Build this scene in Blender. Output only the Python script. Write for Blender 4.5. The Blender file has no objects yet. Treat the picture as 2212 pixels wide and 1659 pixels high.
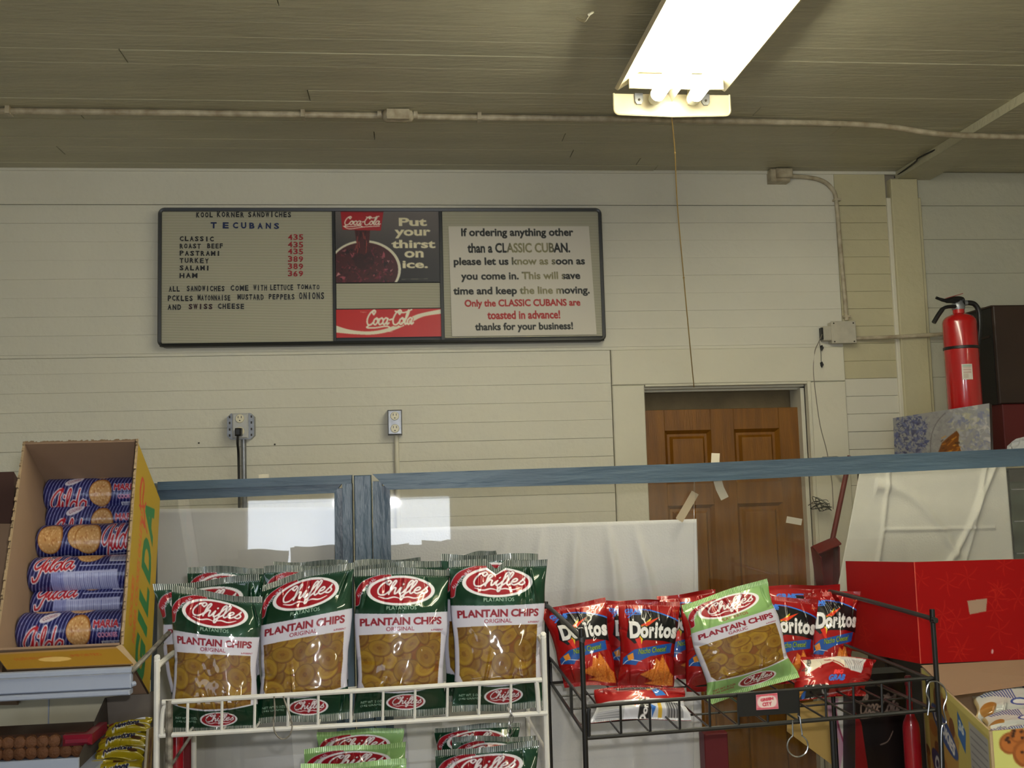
import bpy, math, random
import numpy as np
from mathutils import Vector, Matrix

# ------------------------------------------------------------------ camera
YAW, PITCH, ROLL, FPX = math.radians(6.06), math.radians(5.10), math.radians(1.59), 2100.0
CAM = np.array([0.0, 0.0, 1.70])
_F = np.array([math.sin(YAW)*math.cos(PITCH), math.cos(YAW)*math.cos(PITCH), math.sin(PITCH)])
_R0 = np.array([math.cos(YAW), -math.sin(YAW), 0.0])
_U0 = np.cross(_R0, _F)
_R = math.cos(ROLL)*_R0 - math.sin(ROLL)*_U0
_U = math.sin(ROLL)*_R0 + math.cos(ROLL)*_U0
scene = bpy.context.scene
col = scene.collection
cam_data = bpy.data.cameras.new('camera'); cam_data.sensor_width = 36.0
cam_data.lens = FPX/2212*36.0; cam_data.clip_start = 0.05
cam = bpy.data.objects.new('camera', cam_data); col.objects.link(cam)
cam.matrix_world = Matrix(((_R[0], _U[0], -_F[0], CAM[0]), (_R[1], _U[1], -_F[1], CAM[1]), (_R[2], _U[2], -_F[2], CAM[2]), (0, 0, 0, 1)))
scene.camera = cam

# ------------------------------------------------------------------ light and exposure
scene.view_settings.view_transform = 'Standard'
scene.view_settings.look = 'None'
scene.view_settings.gamma = 1.0
scene.view_settings.use_curve_mapping = False
scene.view_settings.exposure = 0.0
world = bpy.data.worlds.new('world'); scene.world = world; world.use_nodes = True
world.node_tree.nodes['Background'].inputs[0].default_value = (0.75, 0.85, 1.0, 1)
world.node_tree.nodes['Background'].inputs[1].default_value = 0.6
def area(name, loc, target, sx, sy, power, color):
    l = bpy.data.lights.new(name, 'AREA'); l.shape = 'RECTANGLE'; l.size = sx; l.size_y = sy
    l.energy = power; l.color = color
    o = bpy.data.objects.new(name, l); col.objects.link(o); o.location = loc
    d = Vector(target) - Vector(loc)
    o.rotation_euler = d.to_track_quat('-Z', 'Y').to_euler()
    return o
area('window_daylight', (0.10, -3.46, 1.62), (0.10, 3, 1.45), 1.0, 0.75, 20, (0.82, 0.90, 1.0))
area('door_daylight', (-2.1, -3.46, 1.2), (-1.5, 3, 1.2), 0.9, 2.0, 14, (0.82, 0.90, 1.0))
area('camera_flash', (0.03, 0.01, 1.765), (0.25, 3, 1.70), 0.035, 0.018, 10.0, (1.0, 0.98, 0.95))
TUBE_STRENGTH = 33.0

# ------------------------------------------------------------------ placing helpers
def ray(px, py):
    return _F + (px-1106.0)/FPX*_R - (py-829.5)/FPX*_U
def at(px, py, Y):
    d = ray(px, py); return CAM + d*(Y/d[1])
def atz(px, py, Z):
    d = ray(px, py); return CAM + d*((Z-CAM[2])/d[2])
def srgb(c):
    c = np.asarray(c, float)/255.0
    return np.where(c <= 0.04045, c/12.92, ((c+0.055)/1.055)**2.4)
def tag(o, label=None, cat=None, group=None, kind=None):
    if label: o['label'] = label
    if cat: o['category'] = cat
    if group: o['group'] = group
    if kind: o['kind'] = kind
    return o
def root_loc(o):
    while o.parent: o = o.parent
    return np.array(o.location)
def thing(name, loc, label, cat, group=None):
    o = bpy.data.objects.new(name, None); o.empty_display_size = 0.05; col.objects.link(o)
    o.location = tuple(float(x) for x in loc)
    return tag(o, label, cat, group)
def link(name, me, mat, parent=None):
    o = bpy.data.objects.new(name, me); col.objects.link(o)
    if mat is not None and len(me.materials) == 0: me.materials.append(mat)
    if parent is not None: o.parent = parent
    return o
def mk(name, V, F, mat, parent=None, smooth=False, colors=None):
    V = np.asarray(V, float).reshape(-1, 3)
    if parent is not None: org = root_loc(parent)
    else: org = np.array([(V[:, 0].min()+V[:, 0].max())/2, (V[:, 1].min()+V[:, 1].max())/2, V[:, 2].min()])
    me = bpy.data.meshes.new(name)
    if isinstance(F, np.ndarray):
        n = len(F); me.vertices.add(len(V)); me.vertices.foreach_set('co', (V-org).ravel())
        me.loops.add(n*4); me.loops.foreach_set('vertex_index', F.astype(np.int32).ravel())
        me.polygons.add(n); me.polygons.foreach_set('loop_start', np.arange(0, n*4, 4, dtype=np.int32))
        me.polygons.foreach_set('loop_total', np.full(n, 4, dtype=np.int32)); me.update(calc_edges=True)
    else:
        me.from_pydata([tuple(v) for v in (V-org)], [], F)
    if colors is not None:
        at_ = me.color_attributes.new('print', 'FLOAT_COLOR', 'POINT')
        at_.data.foreach_set('color', np.asarray(colors, np.float32).ravel())
    if smooth: me.polygons.foreach_set('use_smooth', np.ones(len(me.polygons), bool))
    me.update()
    o = link(name, me, mat, parent)
    if parent is None: o.location = tuple(org)
    return o

class MB:
    def __init__(s): s.V = []; s.F = []; s.smooth = False
    def add(s, V, F):
        n = len(s.V); s.V += [tuple(float(c) for c in v) for v in V]; s.F += [tuple(i+n for i in f) for f in F]; return s
    def box(s, x0, x1, y0, y1, z0, z1):
        return s.hexa([(x0,y0,z0),(x1,y0,z0),(x1,y1,z0),(x0,y1,z0)], [(x0,y0,z1),(x1,y0,z1),(x1,y1,z1),(x0,y1,z1)])
    def hexa(s, a, b):
        return s.add(list(a)+list(b), [(3,2,1,0),(4,5,6,7),(0,1,5,4),(1,2,6,5),(2,3,7,6),(3,0,4,7)])
    def bbox(s, x0, x1, y0, y1, z0, z1, b=0.004):      # box with chamfered front (-y) edges
        V = [(x0,y1,z0),(x1,y1,z0),(x1,y1,z1),(x0,y1,z1),(x0,y0+b,z0),(x1,y0+b,z0),(x1,y0+b,z1),(x0,y0+b,z1),
             (x0+b,y0,z0+b),(x1-b,y0,z0+b),(x1-b,y0,z1-b),(x0+b,y0,z1-b)]
        F = [(0,3,2,1),(0,1,5,4),(1,2,6,5),(2,3,7,6),(3,0,4,7),(4,5,9,8),(5,6,10,9),(6,7,11,10),(7,4,8,11),(8,9,10,11)]
        return s.add(V, F)
    def slab(s, quad, depth):                           # quad of 3D points (front), extruded by vector depth
        q = [np.array(p, float) for p in quad]; d = np.array(depth, float)
        return s.hexa([p for p in q], [p+d for p in q])
    def tube(s, pts, r, n=8, closed=False, caps=True):
        P = [np.array(p, float) for p in pts]; rr = r if hasattr(r, '__len__') else [r]*len(P)
        up = None; V = []; N = len(P)
        for i, p in enumerate(P):
            if closed: t = P[(i+1) % N]-P[i-1]
            else: t = P[min(i+1, N-1)]-P[max(i-1, 0)]
            t = t/(np.linalg.norm(t)+1e-12)
            if up is None:
                up = np.array([0, 0, 1.0]) if abs(t[2]) < 0.9 else np.array([1.0, 0, 0])
            a = np.cross(t, up); a /= np.linalg.norm(a)+1e-12; b = np.cross(a, t); up = b
            for k in range(n):
                w = 2*math.pi*k/n; V.append(p+rr[i]*(math.cos(w)*a+math.sin(w)*b))
        F = []
        for i in range(N if closed else N-1):
            j = (i+1) % N
            for k in range(n): F.append((i*n+k, i*n+(k+1) % n, j*n+(k+1) % n, j*n+k))
        if caps and not closed:
            F.append(tuple(range(n))); F.append(tuple((N-1)*n+k for k in reversed(range(n))))
        s.smooth = True
        return s.add(V, F)
    def lathe(s, prof, c, axis=(0,0,1), n=24):
        c = np.array(c, float); ax = np.array(axis, float); ax /= np.linalg.norm(ax)
        a = np.cross(ax, [0, 1.0, 0]);  a = a if np.linalg.norm(a) > .1 else np.cross(ax, [1.0, 0, 0]); a /= np.linalg.norm(a); b = np.cross(ax, a)
        V = []
        for r, z in prof:
            for k in range(n):
                w = 2*math.pi*k/n; V.append(c+ax*z+r*(math.cos(w)*a+math.sin(w)*b))
        F = []
        for i in range(len(prof)-1):
            for k in range(n): F.append((i*n+k, i*n+(k+1) % n, (i+1)*n+(k+1) % n, (i+1)*n+k))
        F.append(tuple(reversed(range(n)))); F.append(tuple((len(prof)-1)*n+k for k in range(n)))
        s.smooth = True
        return s.add(V, F)
    def prism(s, poly, y0, y1):                         # polygon in (x,z) extruded along y
        n = len(poly)
        V = [(p[0], y0, p[1]) for p in poly]+[(p[0], y1, p[1]) for p in poly]
        F = [tuple(range(n)), tuple(reversed(range(n, 2*n)))]+[(i, i+n, (i+1) % n+n, (i+1) % n) for i in range(n)]
        return s.add(V, F)
    def build(s, name, mat, parent=None, smooth=None):
        o = mk(name, s.V, s.F, mat, parent)
        if s.smooth if smooth is None else smooth:
            me = o.data; me.polygons.foreach_set('use_smooth', np.ones(len(me.polygons), bool))
            try: me.set_sharp_from_angle(angle=math.radians(40))
            except Exception: pass
        return o
def smooth_path(pts, k=6, closed=False):
    P = [np.array(p, float) for p in pts]; out = []; n = len(P)
    for i in range(n if closed else n-1):
        if closed: a, b, c, d = P[i-1], P[i], P[(i+1) % n], P[(i+2) % n]
        else: a, b, c, d = P[max(i-1, 0)], P[i], P[i+1], P[min(i+2, n-1)]
        for t in np.arange(k)/k:
            out.append(0.5*((2*b)+(-a+c)*t+(2*a-5*b+4*c-d)*t*t+(-a+3*b-3*c+d)*t**3))
    if not closed: out.append(P[-1])
    return out

# ------------------------------------------------------------------ materials
def mat(name, color, rough=0.5, metal=0.0, coat=0.0, noise=0.0, nscale=8.0, bump=0.0, bscale=60.0, spec=0.5, stretch=None, tint=None, nd=4.0, ntilt=None):
    m = bpy.data.materials.new(name); m.use_nodes = True; nt = m.node_tree; b = nt.nodes['Principled BSDF']
    c = tuple(srgb(color))+(1,)
    b.inputs['Base Color'].default_value = c; b.inputs['Roughness'].default_value = rough
    b.inputs['Metallic'].default_value = metal; b.inputs['Coat Weight'].default_value = coat
    b.inputs['Coat Roughness'].default_value = 0.08; b.inputs['Specular IOR Level'].default_value = spec
    tc = nt.nodes.new('ShaderNodeTexCoord'); mp = nt.nodes.new('ShaderNodeMapping')
    nt.links.new(tc.outputs['Object'], mp.inputs[0])
    if stretch: mp.inputs['Scale'].default_value = stretch
    if noise > 0:
        n = nt.nodes.new('ShaderNodeTexNoise'); n.inputs['Scale'].default_value = nscale; n.inputs['Detail'].default_value = nd
        nt.links.new(mp.outputs[0], n.inputs['Vector'])
        r = nt.nodes.new('ShaderNodeValToRGB'); r.color_ramp.elements[0].position = 0.3; r.color_ramp.elements[1].position = 0.72
        dark = srgb(tint) if tint else np.array(c[:3])*(1-noise)
        r.color_ramp.elements[0].color = tuple(dark)+(1,); r.color_ramp.elements[1].color = c
        nt.links.new(n.outputs['Fac'], r.inputs[0]); nt.links.new(r.outputs[0], b.inputs['Base Color'])
    if bump > 0:
        n2 = nt.nodes.new('ShaderNodeTexNoise'); n2.inputs['Scale'].default_value = bscale; n2.inputs['Detail'].default_value = 5
        nt.links.new(mp.outputs[0], n2.inputs['Vector'])
        bp = nt.nodes.new('ShaderNodeBump'); bp.inputs['Strength'].default_value = bump; bp.inputs['Distance'].default_value = 0.01
        nt.links.new(n2.outputs['Fac'], bp.inputs['Height']); nt.links.new(bp.outputs[0], b.inputs['Normal'])
    return m
def print_mat(name, rough=0.5, coat=0.0, metal=0.0, bump=0.0, bscale=80, coat_rough=0.08, metal_attr=False, spec=0.5):
    m = bpy.data.materials.new(name); m.use_nodes = True; nt = m.node_tree; b = nt.nodes['Principled BSDF']
    a = nt.nodes.new('ShaderNodeVertexColor'); a.layer_name = 'print'
    nt.links.new(a.outputs['Color'], b.inputs['Base Color'])
    if metal_attr:
        mm = nt.nodes.new('ShaderNodeMath'); mm.operation = 'SUBTRACT'; mm.inputs[0].default_value = 1.0
        nt.links.new(a.outputs['Alpha'], mm.inputs[1]); nt.links.new(mm.outputs[0], b.inputs['Metallic'])
    else: b.inputs['Metallic'].default_value = metal
    b.inputs['Roughness'].default_value = rough; b.inputs['Coat Weight'].default_value = coat
    b.inputs['Coat Roughness'].default_value = coat_rough; b.inputs['Specular IOR Level'].default_value = spec
    if bump > 0:
        tc = nt.nodes.new('ShaderNodeTexCoord'); n2 = nt.nodes.new('ShaderNodeTexNoise'); n2.inputs['Scale'].default_value = bscale; n2.inputs['Detail'].default_value = 3
        nt.links.new(tc.outputs['Object'], n2.inputs['Vector'])
        bp = nt.nodes.new('ShaderNodeBump'); bp.inputs['Strength'].default_value = bump; bp.inputs['Distance'].default_value = 0.004
        nt.links.new(n2.outputs['Fac'], bp.inputs['Height']); nt.links.new(bp.outputs[0], b.inputs['Normal'])
        if coat: nt.links.new(bp.outputs[0], b.inputs['Coat Normal'])
    return m
def glass_mat(name, dirt=0.05, tint=(1, 1, 1)):
    m = bpy.data.materials.new(name); m.use_nodes = True; nt = m.node_tree; nt.nodes.clear()
    out = nt.nodes.new('ShaderNodeOutputMaterial'); tr = nt.nodes.new('ShaderNodeBsdfTransparent'); tr.inputs[0].default_value = tint+(1,)
    gl = nt.nodes.new('ShaderNodeBsdfGlossy'); gl.inputs['Roughness'].default_value = 0.02
    fr = nt.nodes.new('ShaderNodeFresnel'); fr.inputs[0].default_value = 1.5
    mx = nt.nodes.new('ShaderNodeMixShader'); nt.links.new(fr.outputs[0], mx.inputs[0]); nt.links.new(tr.outputs[0], mx.inputs[1]); nt.links.new(gl.outputs[0], mx.inputs[2])
    df = nt.nodes.new('ShaderNodeBsdfDiffuse'); df.inputs[0].default_value = (.8, .8, .8, 1)
    n = nt.nodes.new('ShaderNodeTexNoise'); n.inputs['Scale'].default_value = 5; n.inputs['Detail'].default_value = 8; n.inputs['Roughness'].default_value = .7
    tc = nt.nodes.new('ShaderNodeTexCoord'); nt.links.new(tc.outputs['Object'], n.inputs['Vector'])
    mr = nt.nodes.new('ShaderNodeMapRange'); mr.inputs[1].default_value = .45; mr.inputs[2].default_value = .75; mr.inputs[3].default_value = 0; mr.inputs[4].default_value = dirt*2
    nt.links.new(n.outputs['Fac'], mr.inputs[0])
    m2 = nt.nodes.new('ShaderNodeMixShader'); nt.links.new(mr.outputs[0], m2.inputs[0]); nt.links.new(mx.outputs[0], m2.inputs[1]); nt.links.new(df.outputs[0], m2.inputs[2])
    nt.links.new(m2.outputs[0], out.inputs[0])
    return m
def emit_mat(name, color, s):
    m = bpy.data.materials.new(name); m.use_nodes = True; b = m.node_tree.nodes['Principled BSDF']
    b.inputs['Base Color'].default_value = (.9, .9, .9, 1)
    b.inputs['Emission Color'].default_value = color+(1,); b.inputs['Emission Strength'].default_value = s
    return m

# ------------------------------------------------------------------ printed colour (drawn here, stored as vertex colours)
_tc = {}
def text_edges(body, bold=0.0, shear=0.0, space=1.0):
    k = (body, bold, shear, space)
    if k not in _tc:
        cu = bpy.data.curves.new('t', 'FONT'); cu.body = body; cu.offset = bold; cu.shear = shear; cu.space_character = space; cu.resolution_u = 3
        o = bpy.data.objects.new('t', cu); me = bpy.data.meshes.new_from_object(o)
        v = np.empty(len(me.vertices)*3); me.vertices.foreach_get('co', v); v = v.reshape(-1, 3)[:, :2]
        cnt = {}
        for p in me.polygons:
            for e in p.edge_keys: cnt[e] = cnt.get(e, 0)+1
        E = np.array([e for e, c in cnt.items() if c == 1])
        bpy.data.objects.remove(o); bpy.data.meshes.remove(me); bpy.data.curves.remove(cu)
        seg = v[E]                                       # (n,2,2)
        mn = seg.reshape(-1, 2).min(0); mx = seg.reshape(-1, 2).max(0)
        _tc[k] = (seg, mn, mx)
    return _tc[k]
class Canvas:
    def __init__(s, w, h, bg, ss=2):
        s.w, s.h, s.ss = w, h, ss
        s.a = np.zeros((int(h*ss), int(w*ss), 4)); s.a[:] = s._c(bg)
    def _c(s, c): return np.array(list(c)+[0.0]) if len(c) == 3 else np.array(c, float)
    def fill(s, segs, color, alpha=1.0):
        segs = np.asarray(segs, float)*s.ss; H, W = s.a.shape[:2]
        cnt = np.zeros((H, W+1), np.int32)
        for (x0, y0), (x1, y1) in segs:
            if y0 > y1: x0, y0, x1, y1 = x1, y1, x0, y0
            r0 = max(0, math.ceil(y0-.5)); r1 = min(H-1, math.ceil(y1-.5)-1)
            if r1 < r0: continue
            r = np.arange(r0, r1+1); xs = x0+(r+.5-y0)*(x1-x0)/(y1-y0)
            xi = np.clip(np.ceil(xs-.5), 0, W).astype(int); np.add.at(cnt, (r, xi), 1)
        m = (np.cumsum(cnt, 1)[:, :W] % 2).astype(bool)
        s.a[m] = s.a[m]*(1-alpha)+s._c(color)*alpha
        return m
    def poly(s, pts, color, alpha=1.0):
        p = np.array(pts, float); return s.fill(np.stack([p, np.roll(p, -1, 0)], 1), color, alpha)
    def rect(s, x0, y0, x1, y1, color, alpha=1.0): return s.poly([(x0, y0), (x1, y0), (x1, y1), (x0, y1)], color, alpha)
    def ell(s, cx, cy, rx, ry, color, rot=0, alpha=1.0, sq=1.0):
        t = np.linspace(0, 2*math.pi, 48, endpoint=False); c, d = np.cos(t), np.sin(t)
        x = np.sign(c)*abs(c)**sq*rx; y = np.sign(d)*abs(d)**sq*ry; cr, sr = math.cos(rot), math.sin(rot)
        return s.poly(np.stack([cx+x*cr-y*sr, cy+x*sr+y*cr], 1), color, alpha)
    def stroke(s, pts, w, color, taper=False, alpha=1.0):
        P = smooth_path([np.array(p, float) for p in pts], 8); n = len(P)
        H, W = s.a.shape[:2]; m = np.zeros((H, W), bool)
        for i in range(n-1):
            a, b = P[i]*s.ss, P[i+1]*s.ss; L = max(1, int(np.linalg.norm(b-a)/.7))
            for k in range(L+1):
                c = a+(b-a)*k/L; ww = w*s.ss/2
                if taper: ww *= .45+.75*math.sin(math.pi*min(1, (i+k/L)/n))
                x0, x1, y0, y1 = int(c[0]-ww-1), int(c[0]+ww+2), int(c[1]-ww-1), int(c[1]+ww+2)
                x0 = max(x0, 0); y0 = max(y0, 0); x1 = min(x1, W); y1 = min(y1, H)
                if x1 <= x0 or y1 <= y0: continue
                yy, xx = np.ogrid[y0:y1, x0:x1]; m[y0:y1, x0:x1] |= ((xx+.5-c[0])**2+(yy+.5-c[1])**2 <= ww*ww)
        s.a[m] = s.a[m]*(1-alpha)+s._c(color)*alpha
    def text(s, body, x0, y0, x1, y1, color, bold=0.0, shear=0.0, space=1.0, rot=0.0, warp=None, alpha=1.0):
        """fit the text's ink into the box; rot in radians about box centre; warp(x,y)->(x,y)"""
        seg, mn, mx = text_edges(body, bold, shear, space)
        q = (seg-mn)/(mx-mn); X = x0+q[..., 0]*(x1-x0); Y = y1-q[..., 1]*(y1-y0)
        if rot:
            cx, cy = (x0+x1)/2, (y0+y1)/2; c, d = math.cos(rot), math.sin(rot)
            X, Y = cx+(X-cx)*c-(Y-cy)*d, cy+(X-cx)*d+(Y-cy)*c
        if warp: X, Y = warp(X, Y)
        return s.fill(np.stack([X, Y], -1), color, alpha)
    def rgba(s):
        k = s.ss; H, W = s.a.shape[:2]
        return s.a[:H//k*k, :W//k*k].reshape(H//k, k, W//k, k, 4).mean((1, 3))
    def sample(s, u, v):
        a = getattr(s, '_r', None)
        if a is None: a = s._r = s.rgba()
        H, W = a.shape[:2]; x = np.clip(u*W-.5, 0, W-1.001); y = np.clip(v*H-.5, 0, H-1.001)
        xi, yi = x.astype(int), y.astype(int); fx, fy = (x-xi)[..., None], (y-yi)[..., None]
        xi1 = np.minimum(xi+1, W-1); yi1 = np.minimum(yi+1, H-1)
        c = a[yi, xi]*(1-fx)*(1-fy)+a[yi, xi1]*fx*(1-fy)+a[yi1, xi]*(1-fx)*fy+a[yi1, xi1]*fx*fy
        return np.concatenate([srgb(np.clip(c[..., :3], 0, 255)), 1-c[..., 3:]], -1)
CUR = {
 'a': ([[(.75,.85),(.45,1),(.1,.7),(.05,.3),(.3,0),(.6,.3),(.8,.9)],[(.8,.9),(.72,.3),(.85,.02),(1.1,.25)]],1.0),
 'c': ([[(.7,.75),(.5,1),(.15,.75),(.08,.3),(.35,0),(.8,.3)]],.75),
 'd': ([[(.75,.85),(.45,1),(.1,.7),(.05,.3),(.3,0),(.6,.3),(.85,1.2),(1.0,2.0)],[(1.0,2.0),(.78,.6),(.9,.02),(1.15,.25)]],1.05),
 'e': ([[(.05,.45),(.45,.55),(.6,.85),(.4,1.02),(.12,.7),(.1,.25),(.4,0),(.85,.3)]],.78),
 'f': ([[(.1,.3),(.5,1.2),(.78,1.9),(.62,2.1),(.4,1.6),(.3,.4),(.2,-.8),(.0,-.9),(.05,-.4),(.6,.3)]],.62),
 'h': ([[(0,.2),(.38,1.3),(.55,2.0),(.38,2.1),(.2,1.5),(.1,0)],[(.12,.3),(.4,.9),(.65,.95),(.65,.4),(.7,.02),(.95,.25)]],.93),
 'i': ([[(0,.3),(.25,1),(.2,.3),(.3,0),(.55,.25)],[(.38,1.45),(.41,1.55)]],.5),
 'l': ([[(0,.3),(.42,1.3),(.55,1.95),(.38,2.1),(.2,1.4),(.15,.3),(.3,0),(.55,.25)]],.5),
 'o': ([[(.45,1),(.1,.7),(.1,.2),(.4,0),(.7,.35),(.65,.8),(.45,1),(.5,.8),(.95,.85)]],.85),
 's': ([[(0,.2),(.4,.9),(.5,1.15),(.45,.75),(.62,.35),(.4,0),(.08,.1)]],.7),
 'C': ([[(1.05,1.5),(1.25,1.95),(.95,2.15),(.4,1.7),(.1,.85),(.3,.1),(.85,0),(1.3,.5)],[(.95,2.15),(.8,1.8),(1.0,1.55)]],1.2),
 'G': ([[(1.0,1.5),(1.15,2.0),(.85,2.1),(.35,1.6),(.1,.9),(.35,.4),(.8,.7),(1.05,1.4),(.95,.3),(.7,-.8),(.3,-1.0),(.2,-.6)]],1.15),
 '-': ([[(.1,.7),(.55,.8)]],.6)}
def script(cv, word, x0, y0, x1, y1, w, color, outline=None, slant=.35, rise=0.0, warp=None):
    """cursive word; x-height baseline box y1=baseline, y0=ascender top"""
    S = []; x = 0
    for ch in word:
        st, adv = CUR[ch]
        for t in st: S.append([(x+p[0]+slant*p[1]*.5, p[1]) for p in t])
        x += adv
    X = max(p[0] for t in S for p in t); out = []
    for t in S:
        q = []
        for p in t:
            a = x0+p[0]/X*(x1-x0); b = y1-p[1]/2.1*(y1-y0)-rise*(a-x0)/(x1-x0)
            if warp: a, b = warp(a, b)
            q.append((a, b))
        out.append(q)
    if outline:
        for q in out: cv.stroke(q, w+outline[0], outline[1])
    for q in out: cv.stroke(q, w, color)

def grid_faces(nx, ny, off=0):
    i = np.arange(ny)[:, None]*(nx+1)+np.arange(nx)[None, :]; i = i.ravel()+off
    return np.stack([i, i+nx+1, i+nx+2, i+1], 1)
def surf(name, P, cv, mat_, parent=None, smooth=True, back=None, back_color=(120, 120, 120), uv=None):
    """P (ny+1,nx+1,3) world grid, coloured from canvas; back: coarser grid (m+1,k+1,3)"""
    ny, nx = P.shape[0]-1, P.shape[1]-1
    u, v = np.meshgrid(np.linspace(0, 1, nx+1), np.linspace(0, 1, ny+1))
    if uv is not None: u, v = uv(u, v)
    C = cv.sample(u, v).reshape(-1, 4); V = P.reshape(-1, 3); F = grid_faces(nx, ny)
    if back is not None:
        by, bx = back.shape[0]-1, back.shape[1]-1
        Fb = grid_faces(bx, by, len(V))[:, ::-1]; V = np.concatenate([V, back.reshape(-1, 3)])
        bc = np.tile(np.append(srgb(back_color), 1.0), ((bx+1)*(by+1), 1)); C = np.concatenate([C, bc]); F = np.concatenate([F, Fb])
    return mk(name, V, F, mat_, parent, smooth, C)
def panel(name, q, cv, mat_, nx, ny, parent=None, thick=0.003, back_color=(150, 140, 120)):
    """flat printed sheet with thickness: q = TL,TR,BR,BL world"""
    q = [np.array(p, float) for p in q]; u, v = np.meshgrid(np.linspace(0, 1, nx+1), np.linspace(0, 1, ny+1)); u = u[..., None]; v = v[..., None]
    P = q[0]*(1-u)*(1-v)+q[1]*u*(1-v)+q[2]*u*v+q[3]*(1-u)*v
    n = np.cross(q[1]-q[0], q[3]-q[0]); n /= np.linalg.norm(n)
    if np.dot(n, (q[0]+q[2])/2-CAM) < 0: n = -n            # print on the side that faces the shop
    ny_, nx_ = ny, nx
    C = cv.sample(u[..., 0], v[..., 0]).reshape(-1, 4); V = P.reshape(-1, 3); N = len(V)
    b = [q[k]+n*thick for k in range(4)]
    bc = np.append(srgb(back_color), 1.0)
    V = np.concatenate([V, q, b]); C = np.concatenate([C, np.tile(bc, (8, 1))])
    F = grid_faces(nx, ny)
    S = np.array([[N+0, N+1, N+5, N+4], [N+1, N+2, N+6, N+5], [N+2, N+3, N+7, N+6], [N+3, N+0, N+4, N+7], [N+4, N+5, N+6, N+7]])
    return mk(name, V, np.concatenate([F, S]), mat_, parent, False, C)
def fnoise(u, v, seed, fu, fv, n=6):
    r = np.random.RandomState(seed); o = 0
    for _ in range(n):
        a, b, p = r.uniform(-fu, fu), r.uniform(-fv, fv), r.uniform(0, 6.28); o = o+np.sin(a*u+b*v+p)
    return o/n
def bag(name, label, cat, group, cv, px, Yt, Yb, T, nx, ny, seed, back_color, mat_, top_sag=(0, 0), creases=10, crease_amp=.0050, seal=.055, parent=None, fold=None, curl=0.0):
    """pillow bag hung between four image corners TL,TR,BR,BL at depth Yt (top) and Yb (bottom)"""
    q = [at(px[0][0], px[0][1], Yt), at(px[1][0], px[1][1], Yt), at(px[2][0], px[2][1], Yb), at(px[3][0], px[3][1], Yb)]
    W = np.linalg.norm(q[1]-q[0]); H = np.linalg.norm(q[3]-q[0])
    n = np.cross(q[3]-q[0], q[1]-q[0]); n /= np.linalg.norm(n)
    if n[1] > 0: n = -n
    r = np.random.RandomState(seed)
    cr = []
    for k in range(creases):
        top = r.rand() < .55
        u0 = r.uniform(.05, .95); v0 = seal if top else 1-seal
        cr.append((u0, v0, r.uniform(-.5, .5), r.uniform(.12, .38), (1 if top else -1), r.uniform(.5, 1.3)*crease_amp*(1 if r.rand() < .6 else -1), r.uniform(.025, .06)))
    for k in range(creases//3):
        s_ = r.choice([0, 1]); cr.append((s_, r.uniform(.25, .8), None, r.uniform(.12, .3), r.uniform(-.4, .4), r.uniform(.6, 1.2)*crease_amp, r.uniform(.02, .04)))
    def shape(nx, ny, front):
        u, v = np.meshgrid(np.linspace(0, 1, nx+1), np.linspace(0, 1, ny+1))
        sm = lambda a, b, x: np.clip((x-a)/(b-a), 0, 1)**2*(3-2*np.clip((x-a)/(b-a), 0, 1))
        g = (sm(seal*.8, .30, v)*sm(seal*.8, .22, 1-v))
        g = g**.7
        e = np.clip(4*u*(1-u), 0, 1)**.55
        belly = .8+.25*v
        d = T*g*e*belly
        if front:
            w = np.clip(np.minimum(u, 1-u)*9, 0, 1)*np.clip(np.minimum(v-seal, 1-seal-v)*16, 0, 1)
            for c in cr:
                if c[2] is None:
                    du = abs(u-c[0]); dist = abs(v-(c[1]+c[4]*du)); f = np.clip(1-du/c[3], 0, 1)
                    d = d-c[5]*np.clip(1-dist/c[6], 0, 1)*f
                else:
                    t = (v-c[1])*c[4]; cu = c[0]+c[2]*t; f = np.clip(1-t/c[3], 0, 1)*np.clip(t*20, 0, 1)
                    d = d+c[5]*np.clip(1-abs(u-cu)/(c[6]*(.4+t*2)), 0, 1)*f*1.4
            d = d+w*.0026*fnoise(u, v, seed+7, 16, 20)+w*.0006*fnoise(u, v, seed+9, 55, 60)
            sl = (v < seal)|(v > 1-seal)
            d = d+sl*(.0006*np.sin(u*2*math.pi*55))
        pull = .045*g
        uu = u+(0.5-u)*2*pull*(.6+.4*np.sin(v*9+seed))
        edge = np.clip(abs(u-.5)*2, 0, 1)**4
        uu = uu+.006*edge*fnoise(u*0+u.round(), v, seed+3, 1, 40)
        sag = top_sag[0]*np.sin(math.pi*u)*(1-v)**3+top_sag[1]*np.sin(math.pi*u)*v**3
        vv = v+sag+(1-v)**8*.008*np.sin(u*7+seed)+v**8*.008*np.sin(u*6+seed*2)
        seald = (np.exp(-v/.10)+np.exp(-(1-v)/.10))*.006*np.sin(u*5.5+seed*1.3)+curl*np.exp(-v/.09)
        if fold:                                          # dog-ear / V fold in the top edge
            fu, fw, fd = fold; ff = np.clip(1-abs(u-fu)/fw, 0, 1)*np.clip(1-v/.16, 0, 1); vv = vv+fd*ff; d = d+.006*ff
        U, V = uu[..., None], vv[..., None]
        P = q[0]*(1-U)*(1-V)+q[1]*U*(1-V)+q[2]*U*V+q[3]*(1-U)*V
        off = (d*.68+seald+.0008) if front else (-d*.42+seald*1.0-.0008)
        return P+n*off[..., None]
    A = shape(nx, ny, True); B = shape(24, 32, False)
    o = surf(name, A, cv, mat_, parent, True, B, back_color)
    return tag(o, label, cat, group) if parent is None else o
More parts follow.
